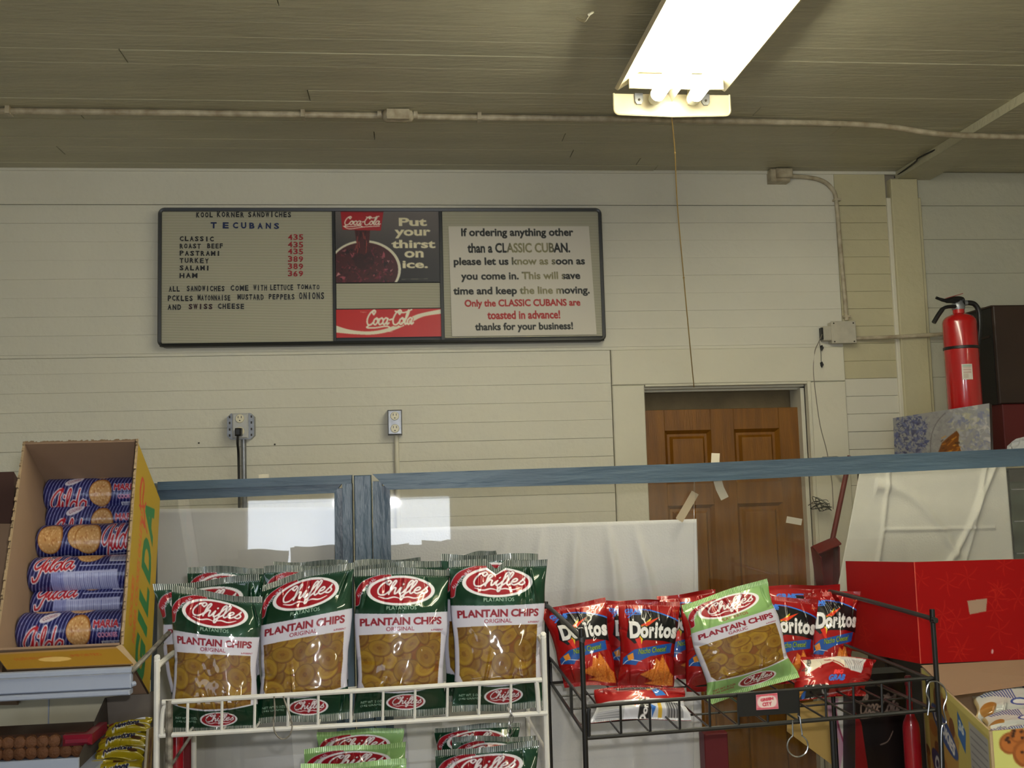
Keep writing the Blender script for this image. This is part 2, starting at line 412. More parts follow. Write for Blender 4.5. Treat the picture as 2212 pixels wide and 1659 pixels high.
# ================================================================== SETTING
YW = 3.40
CZ = at(1100, 368, YW)[2]
M = {}
M['white_wall'] = mat('white_painted_boards', (216, 212, 196), .55, noise=.06, nscale=3, bump=.25, bscale=45)
M['white_wall2'] = mat('white_painted_boards_right', (188, 186, 168), .5, noise=.07, nscale=4, bump=.3, bscale=40)
M['beige_wall'] = mat('old_beige_paint', (194, 186, 152), .6, noise=.08, nscale=6, bump=.3, bscale=40)
M['casing'] = mat('cream_casing_paint', (216, 211, 192), .45, noise=.05, nscale=4, bump=.2, bscale=50)
M['gap'] = mat('joint_shadow_backing', (142, 134, 118), .9)  # the backing slab's own tone, visible through the board joints
M['ceil'] = mat('ceiling_grey_paint', (184, 178, 150), .38, noise=.16, nscale=4, bump=.35, bscale=30, stretch=(.5, 2.5, 1), spec=.4)
M['ceil_back'] = mat('ceiling_backing', (120, 112, 96), .8)
M['conduit'] = mat('painted_conduit', (196, 186, 160), .45, noise=.2, nscale=30, tint=(150, 135, 110))
M['metal_box'] = mat('painted_metal_box', (190, 184, 166), .45, noise=.15, nscale=40)
M['galv'] = mat('galvanised_steel', (150, 152, 156), .35, metal=.6, noise=.3, nscale=60)
M['black'] = mat('black_plastic', (22, 22, 22), .4)
M['blue'] = mat('blue_painted_wood', (76, 96, 114), .36, noise=.3, nscale=14, bump=.5, bscale=40, stretch=(1, 1, .25), tint=(58, 74, 90))
M['blueh'] = mat('blue_painted_rail', (76, 98, 116), .4, noise=.3, nscale=12, bump=.4, bscale=40, stretch=(.2, 1, 1.4), tint=(62, 80, 97))
M['floor'] = mat('floor_tile', (130, 120, 105), .5, noise=.2, nscale=5)
M['counter'] = mat('counter_laminate', (150, 140, 125), .4, noise=.1)
M['screw'] = mat('dark_screw', (60, 55, 48), .5, metal=.5)

def struct(name, mb, m, parent=None):
    o = mb.build(name, m, parent)
    if parent is None: o['kind'] = 'structure'
    return o
rnd = random.Random(4)
XL, XR, YB = -2.7, 3.7, -3.5
fl = struct('floor', MB().box(XL-.1, XR+.1, YB-.1, YW+.4, -.1, 0), M['floor'])
struct('wall_left', MB().box(XL-.12, XL, YB, YW+.3, 0, CZ+.15), M['white_wall'])
struct('wall_right', MB().box(XR, XR+.12, YB, YW+.3, 0, CZ+.15), M['white_wall'])
# back wall of the shop (behind the viewer) with a wide window and a glazed door
wb = MB(); wx0, wx1, wz0, wz1 = -.42, .62, 1.24, 2.0; dx0, dx1, dz1 = -2.56, -1.64, 2.2
wb.box(dx1, wx0, YB-.12, YB, 0, CZ+.15).box(wx0, wx1, YB-.12, YB, 0, wz0).box(wx0, wx1, YB-.12, YB, wz1, CZ+.15)
wb.box(XL, dx0, YB-.12, YB, 0, CZ+.15).box(dx0, dx1, YB-.12, YB, dz1, CZ+.15).box(wx1, XR, YB-.12, YB, 0, CZ+.15)
struct('wall_front', wb, M['white_wall'])

# --- the boarded wall facing the camera
wall = MB()
xd0, xd1 = at(1397, 1000, YW)[0], at(1750, 1000, YW)[0]; zd = at(1570, 828, YW)[2]
wall.box(XL, xd0, YW+.012, YW+.12, 0, CZ+.05).box(xd1, XR, YW+.012, YW+.12, 0, CZ+.05).box(xd0, xd1, YW+.012, YW+.12, zd, CZ+.05)
wall_back = struct('wall_back', wall, M['gap'])
def board(parent, m, x0, x1, z0, z1, y=YW, th=.014, b=.0012, name='board'):
    return MB().bbox(x0, x1, y+rnd.uniform(-.0006, .0006), y+th, z0, z1, b).build(name, m, parent)
zc0, xcl, xcr = at(1560, 753, YW)[2], at(1324, 900, YW)[0], at(1827, 880, YW)[0]
xm = at(1811, 560, YW)[0]; xp0 = at(1914, 430, YW)[0]; xp1 = at(2002, 700, YW)[0]
z445 = at(1000, 443, YW)[2]; PITCHB = .0648
board(wall_back, M['white_wall'], XL, xm, z445+.001, CZ, th=.016)
board(wall_back, M['beige_wall'], xm+.001, xp0, z445+.001, CZ)
z = z445; i = 0; ztr = at(1870, 808, YW)[2]
while z > .3:
    z1 = z-.0006*rnd.choice([.2, .3, .6, 1.4]); z0 = z-PITCHB
    mid = (z0+z1)/2
    if z0 > zc0: board(wall_back, M['white_wall'], XL, xm, z0, z1, b=.0009)
    else:
        if z1 > zc0+.01: board(wall_back, M['white_wall'], XL, xm, zc0+.001, z1, b=.0009); board(wall_back, M['white_wall'], XL, xcl-.002, z0, zc0, b=.0009)
        else: board(wall_back, M['white_wall'], XL, xcl-.002, z0, z1, b=.0009)
    xa = (xm if mid > zc0 else xcr)+.002
    board(wall_back, M['beige_wall'] if mid > ztr else M['white_wall'], xa, xp0, z0, z1-.0005, b=.0011)
    if i % 2 == 0: board(wall_back, M['white_wall2'], xp1, XR, z0-PITCHB, z1-.0004, b=.0012)
    z = z0; i += 1
board(wall_back, M['white_wall2'], xp1, XR, z445, CZ)
# post with side battens
po = struct('trim_1', MB().bbox(xp0+.012, xp1-.012, YW-.022, YW+.012, 0, CZ-.031, .003), M['beige_wall'])
struct('trim_2', MB().bbox(xp0-.001, xp0+.017, YW-.010, YW+.012, 0, CZ-.1, .003), M['casing'])
struct('trim_3', MB().bbox(xp1-.016, xp1+.004, YW-.012, YW+.012, 0, CZ-.1, .003), M['beige_wall'])
# cornice strip
struct('trim_4', MB().box(XL, xm+.4, YW-.006, YW+.01, CZ-.010, CZ+.004), M['white_wall'])
# casing boards
ci = at(1397, 1000, YW)[0]
struct('trim_5', MB().bbox(xcl, xcr, YW-.012, YW+.012, zd, zc0, .003), M['casing'])
struct('trim_6', MB().bbox(xcl, ci, YW-.011, YW+.012, 0, zd-.0015, .003), M['casing'])
struct('trim_7', MB().bbox(xd1+.012, xcr, YW-.011, YW+.012, 0, zd-.0015, .003), M['casing'])
# stepped head moulding and right jamb
hm = MB()
for k in range(3): hm.bbox(ci+.003, xd1+.01-.007*k, YW-.010+.028*k, YW+.02+.028*k, zd-.008*(k+1), zd-.008*k, .002)
struct('trim_8', hm, M['casing'])
struct('trim_9', MB().bbox(xd1, xd1+.013, YW-.016, YW+.10, 0, zd, .002), M['casing'])
struct('trim_10', MB().box(xd1-.014, xd1, YW+.02, YW+.12, 0, zd-.02), M['casing'])
struct('wall_back_room', MB().box(xd0-.1, xd1+.1, YW+.135, YW+.2, 0, zd+.1), mat('dim_board_over_door', (128, 112, 80), .7, noise=.35, nscale=9, bump=.3))
struct('trim_11', MB().box(xd0-.02, xd0+.004, YW+.012, YW+.14, 0, zd), M['casing'])
# --- door: stiles, rails and raised panels
woodm = mat('varnished_pine', (138, 88, 14), .42, noise=.25, nscale=5, stretch=(9, 1, .8), tint=(112, 68, 10), bump=.12, bscale=30)
woodp = mat('varnished_pine_panel', (142, 92, 16), .42, noise=.22, nscale=5, stretch=(9, 1, .8), tint=(118, 72, 12), bump=.12, bscale=30)
YD = YW+.055
dX0, dX1, dZ = at(1402, 1100, YD)[0], at(1735, 1100, YD)[0], at(1560, 883, YD)[2]
door = bpy.data.objects.new('door_1', None); col.objects.link(door); door.location = ((dX0+dX1)/2, YD, 0); door['kind'] = 'structure'
door['label'] = 'orange varnished pine panel door, hung below the top of its opening'
r1t, r1b = at(1480, 930, YD)[2], at(1480, 1045, YD)[2]; r2t, r2b = at(1480, 1092, YD)[2], at(1480, 1420, YD)[2]
ax0, ax1, bx0, bx1 = at(1438, 980, YD)[0], at(1538, 980, YD)[0], at(1588, 980, YD)[0], at(1686, 980, YD)[0]
for (a, b) in ((dX0, ax0), (ax1, bx0), (bx1, dX1)): MB().bbox(a, b, YD, YD+.035, .02, dZ, .001).build('stile', woodm, door)
r3t, r3b = r2b-.08, .25
for (t, b) in ((dZ, r1t), (r1b, r2t), (r2b, r3t), (r3b, .02)):
    for (a, c) in ((ax0, ax1), (bx0, bx1)): MB().bbox(a, c, YD+.0005, YD+.034, b, t, .001).build('rail', woodm, door)
for (t, b) in ((r1t, r1b), (r2t, r2b), (r3t, r3b)):
    for (a, c) in ((ax0, ax1), (bx0, bx1)):
        m = MB(); e, g = .012, .030; y0, y1, y2 = YD+.002, YD+.018, YD+.006
        R = lambda d, y: [(a+d, y, b+d), (c-d, y, b+d), (c-d, y, t-d), (a+d, y, t-d)]
        V = R(0, y0)+R(e, y1)+R(g*.7, y1)+R(g, y2)
        F = [(12, 13, 14, 15)]
        for k in range(3):
            for j in range(4): F.append((k*4+j, k*4+(j+1) % 4, k*4+4+(j+1) % 4, k*4+4+j))
        m.add(V, F).build('raised_panel', woodp, door)

# --- ceiling boards
ceil = struct('ceiling', MB().box(XL-.1, XR+.1, YB-.1, YW+.3, CZ+.014, CZ+.12), M['ceil_back'])
y = YW+.02; k = 0
while y > .95:
    w = .082; cuts = sorted([rnd.uniform(-2.4, 3.3)]) if k % 2 else sorted([rnd.uniform(-2.2, 0), rnd.uniform(.3, 3.2)])
    xs = [XL]+cuts+[XR]
    for a, b in zip(xs[:-1], xs[1:]):
        dz = rnd.uniform(-.0012, .0012); g = rnd.choice([.0004, .0006, .0012, .0018])
        V = [(a+.001, y-w+g, CZ+dz+.0015), (b-.001, y-w+g, CZ+dz+.0015), (b-.001, y, CZ+dz+.0015), (a+.001, y, CZ+dz+.0015),
             (a+.001, y-w+g, CZ+.016), (b-.001, y-w+g, CZ+.016), (b-.001, y, CZ+.016), (a+.001, y, CZ+.016),
             (a+.002, y-w+g+.0016, CZ+dz), (b-.002, y-w+g+.0016, CZ+dz), (b-.002, y-.0016, CZ+dz), (a+.002, y-.0016, CZ+dz)]
        F = [(0, 1, 5, 4), (1, 2, 6, 5), (2, 3, 7, 6), (3, 0, 4, 7), (4, 5, 6, 7), (0, 8, 9, 1), (1, 9, 10, 2), (2, 10, 11, 3), (3, 11, 8, 0), (8, 11, 10, 9)]
        MB().add(V, F).build('board', M['ceil'], ceil)
    y -= w; k += 1
MB().box(XL, XR, YB, y, CZ, CZ+.014).build('ceiling_panel', M['ceil'], ceil)
# beam
BZ = CZ-.030; bxl, bxr = atz(1914, 401, BZ)[0], atz(1984, 403, BZ)[0]
struct('ceiling_beam', MB().bbox(bxl, bxr, YB, YW, BZ, CZ, .002), M['ceil'])

# --- counter (below the picture) that carries racks and glass front
ct = thing('counter', (.45, 1.9, 0), 'long shop counter under the snack racks, below the picture', 'counter')
MB().box(-.435, 1.9, 1.42, 2.36, 0, .88).build('body', M['counter'], ct); MB().box(-.44, 1.93, 1.38, 2.38, .88, .92).build('worktop', M['counter'], ct)

# ================================================================== LIGHT FIXTURE
FY = 2.49; fxl, fxr = at(1326, 225, FY)[0], at(1576, 225, FY)[0]; fx = (fxl+fxr)/2; hw = (fxr-fxl)/2
fzt = at(1450, 204, FY)[2]; fzb = at(1450, 249, FY)[2]; FN = .12
enamel = mat('white_enamel', (196, 190, 168), .35, noise=.12, nscale=12, tint=(206, 192, 150))
fix = thing('light_fixture', (fx, FY, fzt), 'white fluorescent ceiling fixture with two lit tubes', 'light fixture')
def bent(prof, y0, y1, th):
    m = MB(); n = len(prof)
    V = [(fx+p[0], y, fzt+p[1]) for y in (y0, y1) for p in prof]+[(fx+p[0], y, fzt+p[1]+th) for y in (y0, y1) for p in prof]
    F = []
    for i in range(n-1): F += [(i, i+1, n+i+1, n+i), (2*n+i, 3*n+i, 3*n+i+1, 2*n+i+1)]
    return m.add(V, F)
bent([(-hw+.004, .014), (-hw+.012, .009), (-hw*.62, .040), (-.030, .040), (0, -.020), (.030, .040), (hw*.62, .040), (hw-.012, .009), (hw-.004, .014)], FN, FY, .0015).build('reflector', enamel, fix)
MB().box(fx-.065, fx+.065, FN+.01, FY-.01, fzt+.042, CZ-.001).build('housing', enamel, fix)
r_ = .014; poly = [(-hw, 0), (-hw, -(fzt-fzb)+r_)]+[(-hw+r_-r_*math.cos(a), -(fzt-fzb)+r_-r_*math.sin(a)) for a in np.linspace(.3, 1.57, 4)]
poly = poly+[(0, -(fzt-fzb)-.004)]+[(-p[0], p[1]) for p in reversed(poly)]
poly = [(fx+p[0], fzt+p[1]) for p in poly]
ep = MB().prism(poly, FY, FY+.004).build('end_plate', enamel, fix)
# raised lip around plate
lip = [np.array([p[0], FY-.002, p[1]]) for p in poly]; MB().tube(lip, .0028, 6).build('lip', enamel, ep)
MB().box(fx-hw*.80, fx+hw*.80, FY-.05, FY-.045, fzt-.004, fzt+.036).build('socket_plate', enamel, fix)
for s in (-1, 1):
    b = MB().prism([(fx+s*.092+dx_, fzt+dz_) for dx_, dz_ in ((-.011, .0), (-.011, -.022), (-.006, -.030), (.006, -.030), (.011, -.022), (.011, 0))], FY-.006, FY-.001).build('tab', M['galv'], fix)
    MB().lathe([(.0035, 0), (.003, .002)], (fx+s*.092, FY-.006, fzt-.018), (0, -1, 0), 10).build('screw', M['screw'], b)
tubem = emit_mat('lit_tube', (.98, .96, .79), TUBE_STRENGTH)
TX = .052
for s in (-1, 1):
    MB().lathe([(.019, 0), (.019, .002), (.019, FY-FN-.09), (.0175, FY-FN-.085)], (fx+s*TX, FY-.050, fzt-.020), (0, -1, 0), 20).build('tube', tubem, fix)
    MB().lathe([(.012, 0), (.0175, .004), (.0192, .012), (.0192, .036)], (fx+s*TX, FY-.014, fzt-.020), (0, -1, 0), 20).build('tube_end', mat('tube_end_glass', (236, 234, 214), .3), fix)
    MB().box(fx+s*TX-.010, fx+s*TX+.010, FY-.013, FY-.002, fzt-.030, fzt+.02).build('tube_holder', enamel, fix)
# copy of the fixture added out of frame, behind the viewer, for fill light
def copy_tree(o, parent=None, d=(0, 0, 0)):
    c = o.copy(); col.objects.link(c)
    if parent is not None: c.parent = parent
    else: c.location = Vector(o.location)+Vector(d)
    for ch in list(o.children): copy_tree(ch, c)
    return c
fill_fixture = copy_tree(fix, None, (1.9, -3.2, 0)); fill_fixture['label'] = 'second fluorescent fixture behind the viewer, out of the picture'
# pull cord
cp = [at(1451, 252, FY+.006), at(1458, 330, 2.6), at(1463, 440, 2.75), at(1477, 600, 2.98), at(1490, 740, 3.18), at(1499, 836, YW-.02)]
cdm = mat('tan_cord', (170, 140, 82), .7)
cord = MB().tube(smooth_path(cp, 6), .0017, 6).build('pull_cord', cdm); tag(cord, 'thin tan pull cord running from the light fixture down to the door head', 'cord')
for t in (1, 3): MB().lathe([(.001, -.004), (.0035, 0), (.001, .004)], cp[t], (0, 0, 1), 8).build('knot', cdm, cord)

# ================================================================== CONDUITS, BOXES
cz = CZ-.011
def cpt(px, py, dz=0): return atz(px, py, cz+dz)
con = thing('ceiling_conduit', cpt(860, 250), 'long cream painted conduit crossing the ceiling, with a cast box', 'conduit')
MB().tube([cpt(-900, 236), cpt(30, 240), cpt(400, 244), cpt(830, 250)], .0095, 10).build('pipe', M['conduit'], con)
MB().tube(smooth_path([cpt(888, 252), cpt(1320, 257), cpt(1600, 262), cpt(1840, 268), cpt(1930, 275, -.012), cpt(2010, 287, -.030), cpt(2090, 293, -.032), cpt(2290, 297, -.032), cpt(3000, 306, -.032)], 5), .0095, 10).build('pipe', M['conduit'], con)
q = cpt(860, 248); bx = .040
jb = MB().lathe([(.010, -.046), (.015, -.042), (.019, -.036), (.019, .036), (.015, .042), (.010, .046)], q+np.array([0, 0, -.003]), (1, 0, 0), 12).build('cast_box', M['conduit'], con)
MB().box(q[0]-.033, q[0]+.033, q[1]-.028, q[1]-.018, q[2]-.022, q[2]+.008).build('cover', M['conduit'], jb)
for dx in (-.055, .052): MB().lathe([(.012, -.006), (.012, .006)], q+np.array([dx, 0, 0]), (1, 0, 0), 10).build('coupling', M['conduit'], con)
for (a, b) in ((20, 240), (655, 248), (1035, 254)):
    c_ = cpt(a, b); MB().box(c_[0]-.006, c_[0]+.006, c_[1]-.017, c_[1]+.017, c_[2]-.0115, CZ).build('clip', M['conduit'], con)
c2 = MB().tube([cpt(2086, 291), cpt(2150, 255), cpt(2300, 168), cpt(2560, 17)], .0085, 8).build('beam_conduit', M['conduit']); tag(c2, 'cream conduit branching off along the ceiling beam at upper right', 'conduit')
c3 = MB().tube(smooth_path([cpt(1917, 394, -.004), cpt(1975, 352, -.004), cpt(1990, 338, .002), cpt(2086, 294, .003)], 5), .003, 6).build('black_cable', M['black']); tag(c3, 'thin black cable along the foot of the ceiling beam', 'cable')
# hook on ceiling
hk = MB().tube(smooth_path([cpt(1247, 40, .01), cpt(1262, 45, -.01), cpt(1272, 32, -.02), cpt(1280, 26, -.005)], 5), .0035, 8).build('ceiling_hook', enamel); tag(hk, 'small white hook screwed into the ceiling left of the light fixture', 'hook')

def wp(px, py, off=.012): return at(px, py, YW-off)
wc = thing('wall_conduit', wp(1820, 560, 0), 'bent cream conduit running down the wall from ceiling box to switch box', 'conduit')
MB().tube(smooth_path([wp(1706, 381), wp(1745, 383), wp(1775, 390), wp(1795, 405), wp(1806, 430), wp(1814, 520), wp(1822, 610), wp(1829, 692)], 5), .0078, 10).build('pipe', M['conduit'], wc)
for p in ((1808, 432), (1829, 684)): c_ = wp(*p); MB().box(c_[0]-.013, c_[0]+.013, c_[1]-.009, c_[1]+.012, c_[2]-.004, c_[2]+.004).build('clip', M['conduit'], wc)
a_, b_ = wp(1668, 390, .05), wp(1708, 364, .05)
cb = thing('ceiling_corner_box', ((a_[0]+b_[0])/2, YW, a_[2]), 'small cream junction box where the conduit meets the ceiling', 'electrical box')
MB().bbox(a_[0], b_[0], YW-.045, YW, a_[2], b_[2]+.002, .004).build('box', M['conduit'], cb)
MB().bbox(a_[0]+.017, b_[0]+.004, YW-.062, YW-.045, a_[2]+.010, b_[2]-.001, .004).build('cover', M['conduit'], cb)
# switch box
a_, b_ = wp(1798, 742, .04), wp(1848, 693, .04)
sb = thing('junction_box', ((a_[0]+b_[0])/2, YW, a_[2]), 'square cream junction box with a side outlet, above the door corner', 'electrical box')
MB().bbox(a_[0]+.003, b_[0]-.003, YW-.036, YW, a_[2]+.003, b_[2]-.003, .003).build('box', M['metal_box'], sb)
pl = MB().bbox(a_[0], b_[0], YW-.041, YW-.036, a_[2], b_[2], .002).build('cover_plate', M['metal_box'], sb)
for sx in (.10, .9):
    for sz in (.08, .9): MB().lathe([(.003, 0), (.002, .0015)], (a_[0]+(b_[0]-a_[0])*sx, YW-.041, a_[2]+(b_[2]-a_[2])*sz), (0, -1, 0), 8).build('screw', M['screw'], pl)
s0, s1 = wp(1776, 736, .03), wp(1798, 705, .03)
so = MB().bbox(s0[0]+.006, s1[0]+.002, YW-.034, YW-.004, s0[2], s1[2], .003).build('side_outlet', M['metal_box'], sb)
MB().box(s0[0], s0[0]+.006, YW-.030, YW-.008, s0[2]+.004, s1[2]-.004).build('outlet_face', M['black'], so)
c4 = MB().tube([wp(1848, 731), wp(1930, 728, .034), wp(2036, 722, .034)], .0072, 8).build('short_conduit', M['conduit']); tag(c4, 'short level conduit from the square junction box to the fire extinguisher', 'conduit')
wr = MB().tube(smooth_path([wp(1776, 722, .03), wp(1768, 740, .03), wp(1760, 760), wp(1757, 800), wp(1763, 860), wp(1772, 920), wp(1786, 975), wp(1797, 1040), wp(1800, 1100)], 6), .0014, 6).build('hanging_wire', mat('grey_wire', (120, 112, 98), .6)); tag(wr, 'thin grey wire dangling from the junction box beside the door', 'wire')
br = MB()
br.tube(smooth_path([wp(1770, 738, .02), wp(1773, 760, .02), wp(1774, 790, .02)], 4), .001, 5)
ms = tag(br.build('wire_tail', M['black']), 'short black wire tail with dark scraps under the junction box', 'wire')
for (x_, y_) in ((1775, 752), (1775, 788)):
    c_ = wp(x_, y_, .02); MB().add([c_+np.array(v) for v in ((-.006, 0, .008), (.004, .002, .012), (.007, -.003, 0), (0, 0, -.012), (-.003, .004, -.004))], [(0, 1, 2, 3, 4)]).build('scrap', M['black'], ms)

# outlets on the wall
ivory = mat('ivory_plastic', (222, 214, 186), .35); slot = M['black']
def duplex(parent, c, yo, socks=(1, -1), plug=False):
    for s in socks:
        cc = c+np.array([0, 0, s*.0215]); f = MB().lathe([(.0145, 0), (.0150, .001), (.0135, .004)], (cc[0], yo, cc[2]), (0, -1, 0), 18).build('socket', ivory, parent)
        MB().box(cc[0]-.0062, cc[0]-.0042, yo-.0046, yo-.003, cc[2]+.001, cc[2]+.0085).box(cc[0]+.0042, cc[0]+.0062, yo-.0046, yo-.003, cc[2]+.001, cc[2]+.0085).box(cc[0]-.002, cc[0]+.002, yo-.0046, yo-.003, cc[2]-.0085, cc[2]-.005).build('slots', slot, f)
a_, b_ = wp(838, 940, .04), wp(868, 885, .04); cx = (a_[0]+b_[0])/2
o2 = thing('wall_outlet', (cx, YW, a_[2]), 'narrow grey metal duplex outlet on a cream conduit, right of the other outlet', 'outlet', )
MB().bbox(a_[0], b_[0], YW-.045, YW, a_[2], b_[2], .004).build('box', M['galv'], o2)
MB().bbox(a_[0]+.002, b_[0]-.002, YW-.047, YW-.045, a_[2]+.003, b_[2]-.003, .001).build('cover_plate', M['galv'], o2)
duplex(o2, np.array([cx, 0, (a_[2]+b_[2])/2]), YW-.047)
MB().tube([(cx+.004, YW-.012, a_[2]), (cx+.006, YW-.012, a_[2]-.32)], .0085, 10).build('conduit', M['casing'], o2)
a_, b_ = wp(489, 949, .05), wp(547, 892, .05); cx = (a_[0]+b_[0])/2; cw = (b_[0]-a_[0])/2
o1 = thing('wall_outlet', (cx, YW, a_[2]), 'cut-cornered grey outlet box with a black plug, left of the other outlet', 'outlet')
cc_ = cw*.28
oct_ = [(-cw, -cw+cc_), (-cw+cc_, -cw), (cw-cc_, -cw), (cw, -cw+cc_), (cw, cw-cc_), (cw-cc_, cw), (-cw+cc_, cw), (-cw, cw-cc_)]
zc_ = (a_[2]+b_[2])/2
MB().prism([(cx+p[0], zc_+p[1]) for p in oct_], YW-.036, YW).build('box', M['galv'], o1)
pm = mat('outlet_cover', (186, 186, 184), .4)
MB().bbox(cx-.026, cx+.026, YW-.048, YW-.036, zc_-cw+.003, zc_+cw-.001, .004).build('cover_plate', pm, o1)
for s in (-1, 1):
    for z_ in (-.03, -.01, .012, .032): MB().box(cx+s*.036-.0025, cx+s*.036+.0025, YW-.0368, YW-.036, zc_+z_-.004, zc_+z_+.004).build('knockout', M['screw'], o1)
duplex(o1, np.array([cx, 0, zc_+.004]), YW-.048)
pg = MB().bbox(cx-.011, cx+.009, YW-.085, YW-.050, zc_-.034, zc_-.008, .004).build('plug', M['black'], o1)
MB().tube(smooth_path([(cx-.002, YW-.075, zc_-.03), (cx-.004, YW-.07, zc_-.06), (cx-.005, YW-.045, zc_-.12), (cx-.003, YW-.04, zc_-.42)], 5), .0042, 8).build('cord', M['black'], pg)
MB().tube([(cx+.006, YW-.012, a_[2]), (cx+.010, YW-.012, a_[2]-.4)], .0088, 10).build('conduit', M['galv'], o1)
# nail stubs in the wall boards
for i, (px_, py_) in enumerate(((430, 957), (594, 960))):
    c_ = at(px_, py_, YW); n_ = MB().lathe([(.0025, 0), (.003, .004), (.0015, .005)], (c_[0], YW, c_[2]), (0, -1, 0), 8).build('nail', M['screw']); tag(n_, ['rusty nail in the white wall, left of the black-plugged outlet', 'rusty nail in the white wall, right of the black-plugged outlet'][i], 'nail')
# ================================================================== MENU BOARD
YM = YW-.030
def avg(*p): return sum(p)/len(p)
mx0, mx1 = avg(at(342, 460, YM)[0], at(341, 745, YM)[0]), avg(at(1298, 450, YM)[0], at(1309, 728, YM)[0])
mz1, mz0 = avg(at(342, 455, YM)[2], at(1297, 445, YM)[2]), avg(at(341, 753, YM)[2], at(1308, 735, YM)[2])
def bm(px, py):
    xl = 342; xr = 1297+(py-445)*.04; u = (px-xl)/(xr-xl); yt = 455-.0105*(px-342); yb = 753-.0186*(px-342)
    return mx0+u*(mx1-mx0), mz1-(py-yt)/(yb-yt)*(mz1-mz0)
def brect(x0, y0, x1, y1):
    a = bm((x0+x1)/2, y0); b = bm((x0+x1)/2, y1); c = bm(x0, (y0+y1)/2); d = bm(x1, (y0+y1)/2)
    return c[0], d[0], b[1], a[1]           # xa, xb, za, zb
menu = thing('menu_board', ((mx0+mx1)/2, YW, mz0), 'long black-framed letter board menu on the white wall', 'menu board')
blk = mat('black_frame', (26, 28, 28), .38)
def rrect(x0, x1, z0, z1, r, n=5):
    P = []
    for cx_, cz_, a0 in ((x1-r, z1-r, 0), (x0+r, z1-r, 90), (x0+r, z0+r, 180), (x1-r, z0+r, 270)):
        for k in range(n+1): a = math.radians(a0+90*k/n); P.append((cx_+r*math.cos(a), cz_+r*math.sin(a)))
    return P
fw = .0125
o_ = rrect(mx0, mx1, mz0, mz1, .022); o1_ = rrect(mx0+.004, mx1-.004, mz0+.004, mz1-.004, .019); i_ = rrect(mx0+fw, mx1-fw, mz0+fw, mz1-fw, .006)
n = len(o_); V = [(p[0], YW, p[1]) for p in o_]+[(p[0], YM-.006, p[1]) for p in o_]+[(p[0], YM-.012, p[1]) for p in o1_]+[(p[0], YM-.010, p[1]) for p in i_]+[(p[0], YM+.006, p[1]) for p in i_]
F = []
for l in range(4):
    for k in range(n): F.append((l*n+k, l*n+(k+1) % n, (l+1)*n+(k+1) % n, (l+1)*n+k))
MB().add(V, F).build('frame', blk, menu)
MB().box(mx0+.004, mx1-.004, YM+.008, YW-.001, mz0+.004, mz1-.004).build('back_panel', blk, menu)
xa = bm(711.5, 600)[0]; MB().box(xa-.004, xa+.004, YM-.009, YM+.010, mz0+.01, mz1-.01).build('divider', blk, menu)
xa = bm(943, 600)[0]; MB().box(xa-.005, xa+.005, YM-.009, YM+.010, mz0+.01, mz1-.01).build('divider', blk, menu)
def groove_mat():
    m = mat('letter_board_felt', (168, 164, 142), .7); nt = m.node_tree; b = nt.nodes['Principled BSDF']
    tc = nt.nodes.new('ShaderNodeTexCoord'); w = nt.nodes.new('ShaderNodeTexWave'); w.wave_type = 'BANDS'; w.bands_direction = 'Z'
    w.inputs['Scale'].default_value = 56; nt.links.new(tc.outputs['Object'], w.inputs[0])
    r = nt.nodes.new('ShaderNodeValToRGB'); r.color_ramp.elements[0].color = tuple(srgb((140, 136, 118)))+(1,); r.color_ramp.elements[1].color = tuple(srgb((188, 184, 162)))+(1,)
    r.color_ramp.elements[0].position = .15; r.color_ramp.elements[1].position = .7
    nt.links.new(w.outputs['Color'], r.inputs[0]); nt.links.new(r.outputs[0], b.inputs['Base Color'])
    return m
gm = groove_mat()
def mpanel(name, r, m, y=None):
    xa, xb, za, zb = r; y = YM-.002 if y is None else y
    return MB().box(xa, xb, y, YM+.008, za, zb).build(name, m, menu)
lp = mpanel('letter_panel', brect(349, 461, 708, 743), gm)
lp2 = mpanel('letter_panel', brect(716, 613, 940, 667), gm)
lp3 = mpanel('letter_panel', brect(947, 453, 1297, 727), gm)
# plastic letters, one object each
_lm = {}
def letter(ch, parent, px, py, hpx, m, wpx=None, bold=.02):
    k = (ch, m.name, bold)
    if k not in _lm:
        cu = bpy.data.curves.new('l', 'FONT'); cu.body = ch; cu.resolution_u = 2; cu.offset = bold; cu.extrude = .05
        o = bpy.data.objects.new('l', cu); me = bpy.data.meshes.new_from_object(o); bpy.data.objects.remove(o); bpy.data.curves.remove(cu)
        v = np.empty(len(me.vertices)*3); me.vertices.foreach_get('co', v); v = v.reshape(-1, 3)
        c = (v.min(0)+v.max(0))/2; sz = v.max(0)-v.min(0); v[:, 0] -= c[0]; v[:, 1] -= c[1]; v[:, 2] = (v[:, 2]-v[:, 2].min())*.02/.1*.5
        me.vertices.foreach_set('co', v.ravel()); me.materials.clear(); me.materials.append(m); me.update(); _lm[k] = (me, sz)
    me, sz = _lm[k]
    x, z_ = bm(px, py); s = hpx/617.0*1.0/sz[1]; o = bpy.data.objects.new('letter', me); col.objects.link(o); o.parent = parent
    L = root_loc(parent); o.location = (x-L[0], YM-.0021-L[1], z_-L[2]); o.rotation_euler = (math.pi/2, rnd.uniform(-.03, .03), 0)
    sx = s if wpx is None else wpx/617.0/sz[0]
    o.scale = (sx, s, .2)
    return o
LB, LR, LN, LM = mat('letter_black', (24, 24, 26), .4), mat('letter_red', (150, 24, 30), .4), mat('letter_navy', (22, 38, 84), .4), mat('letter_maroon', (52, 18, 22), .4)
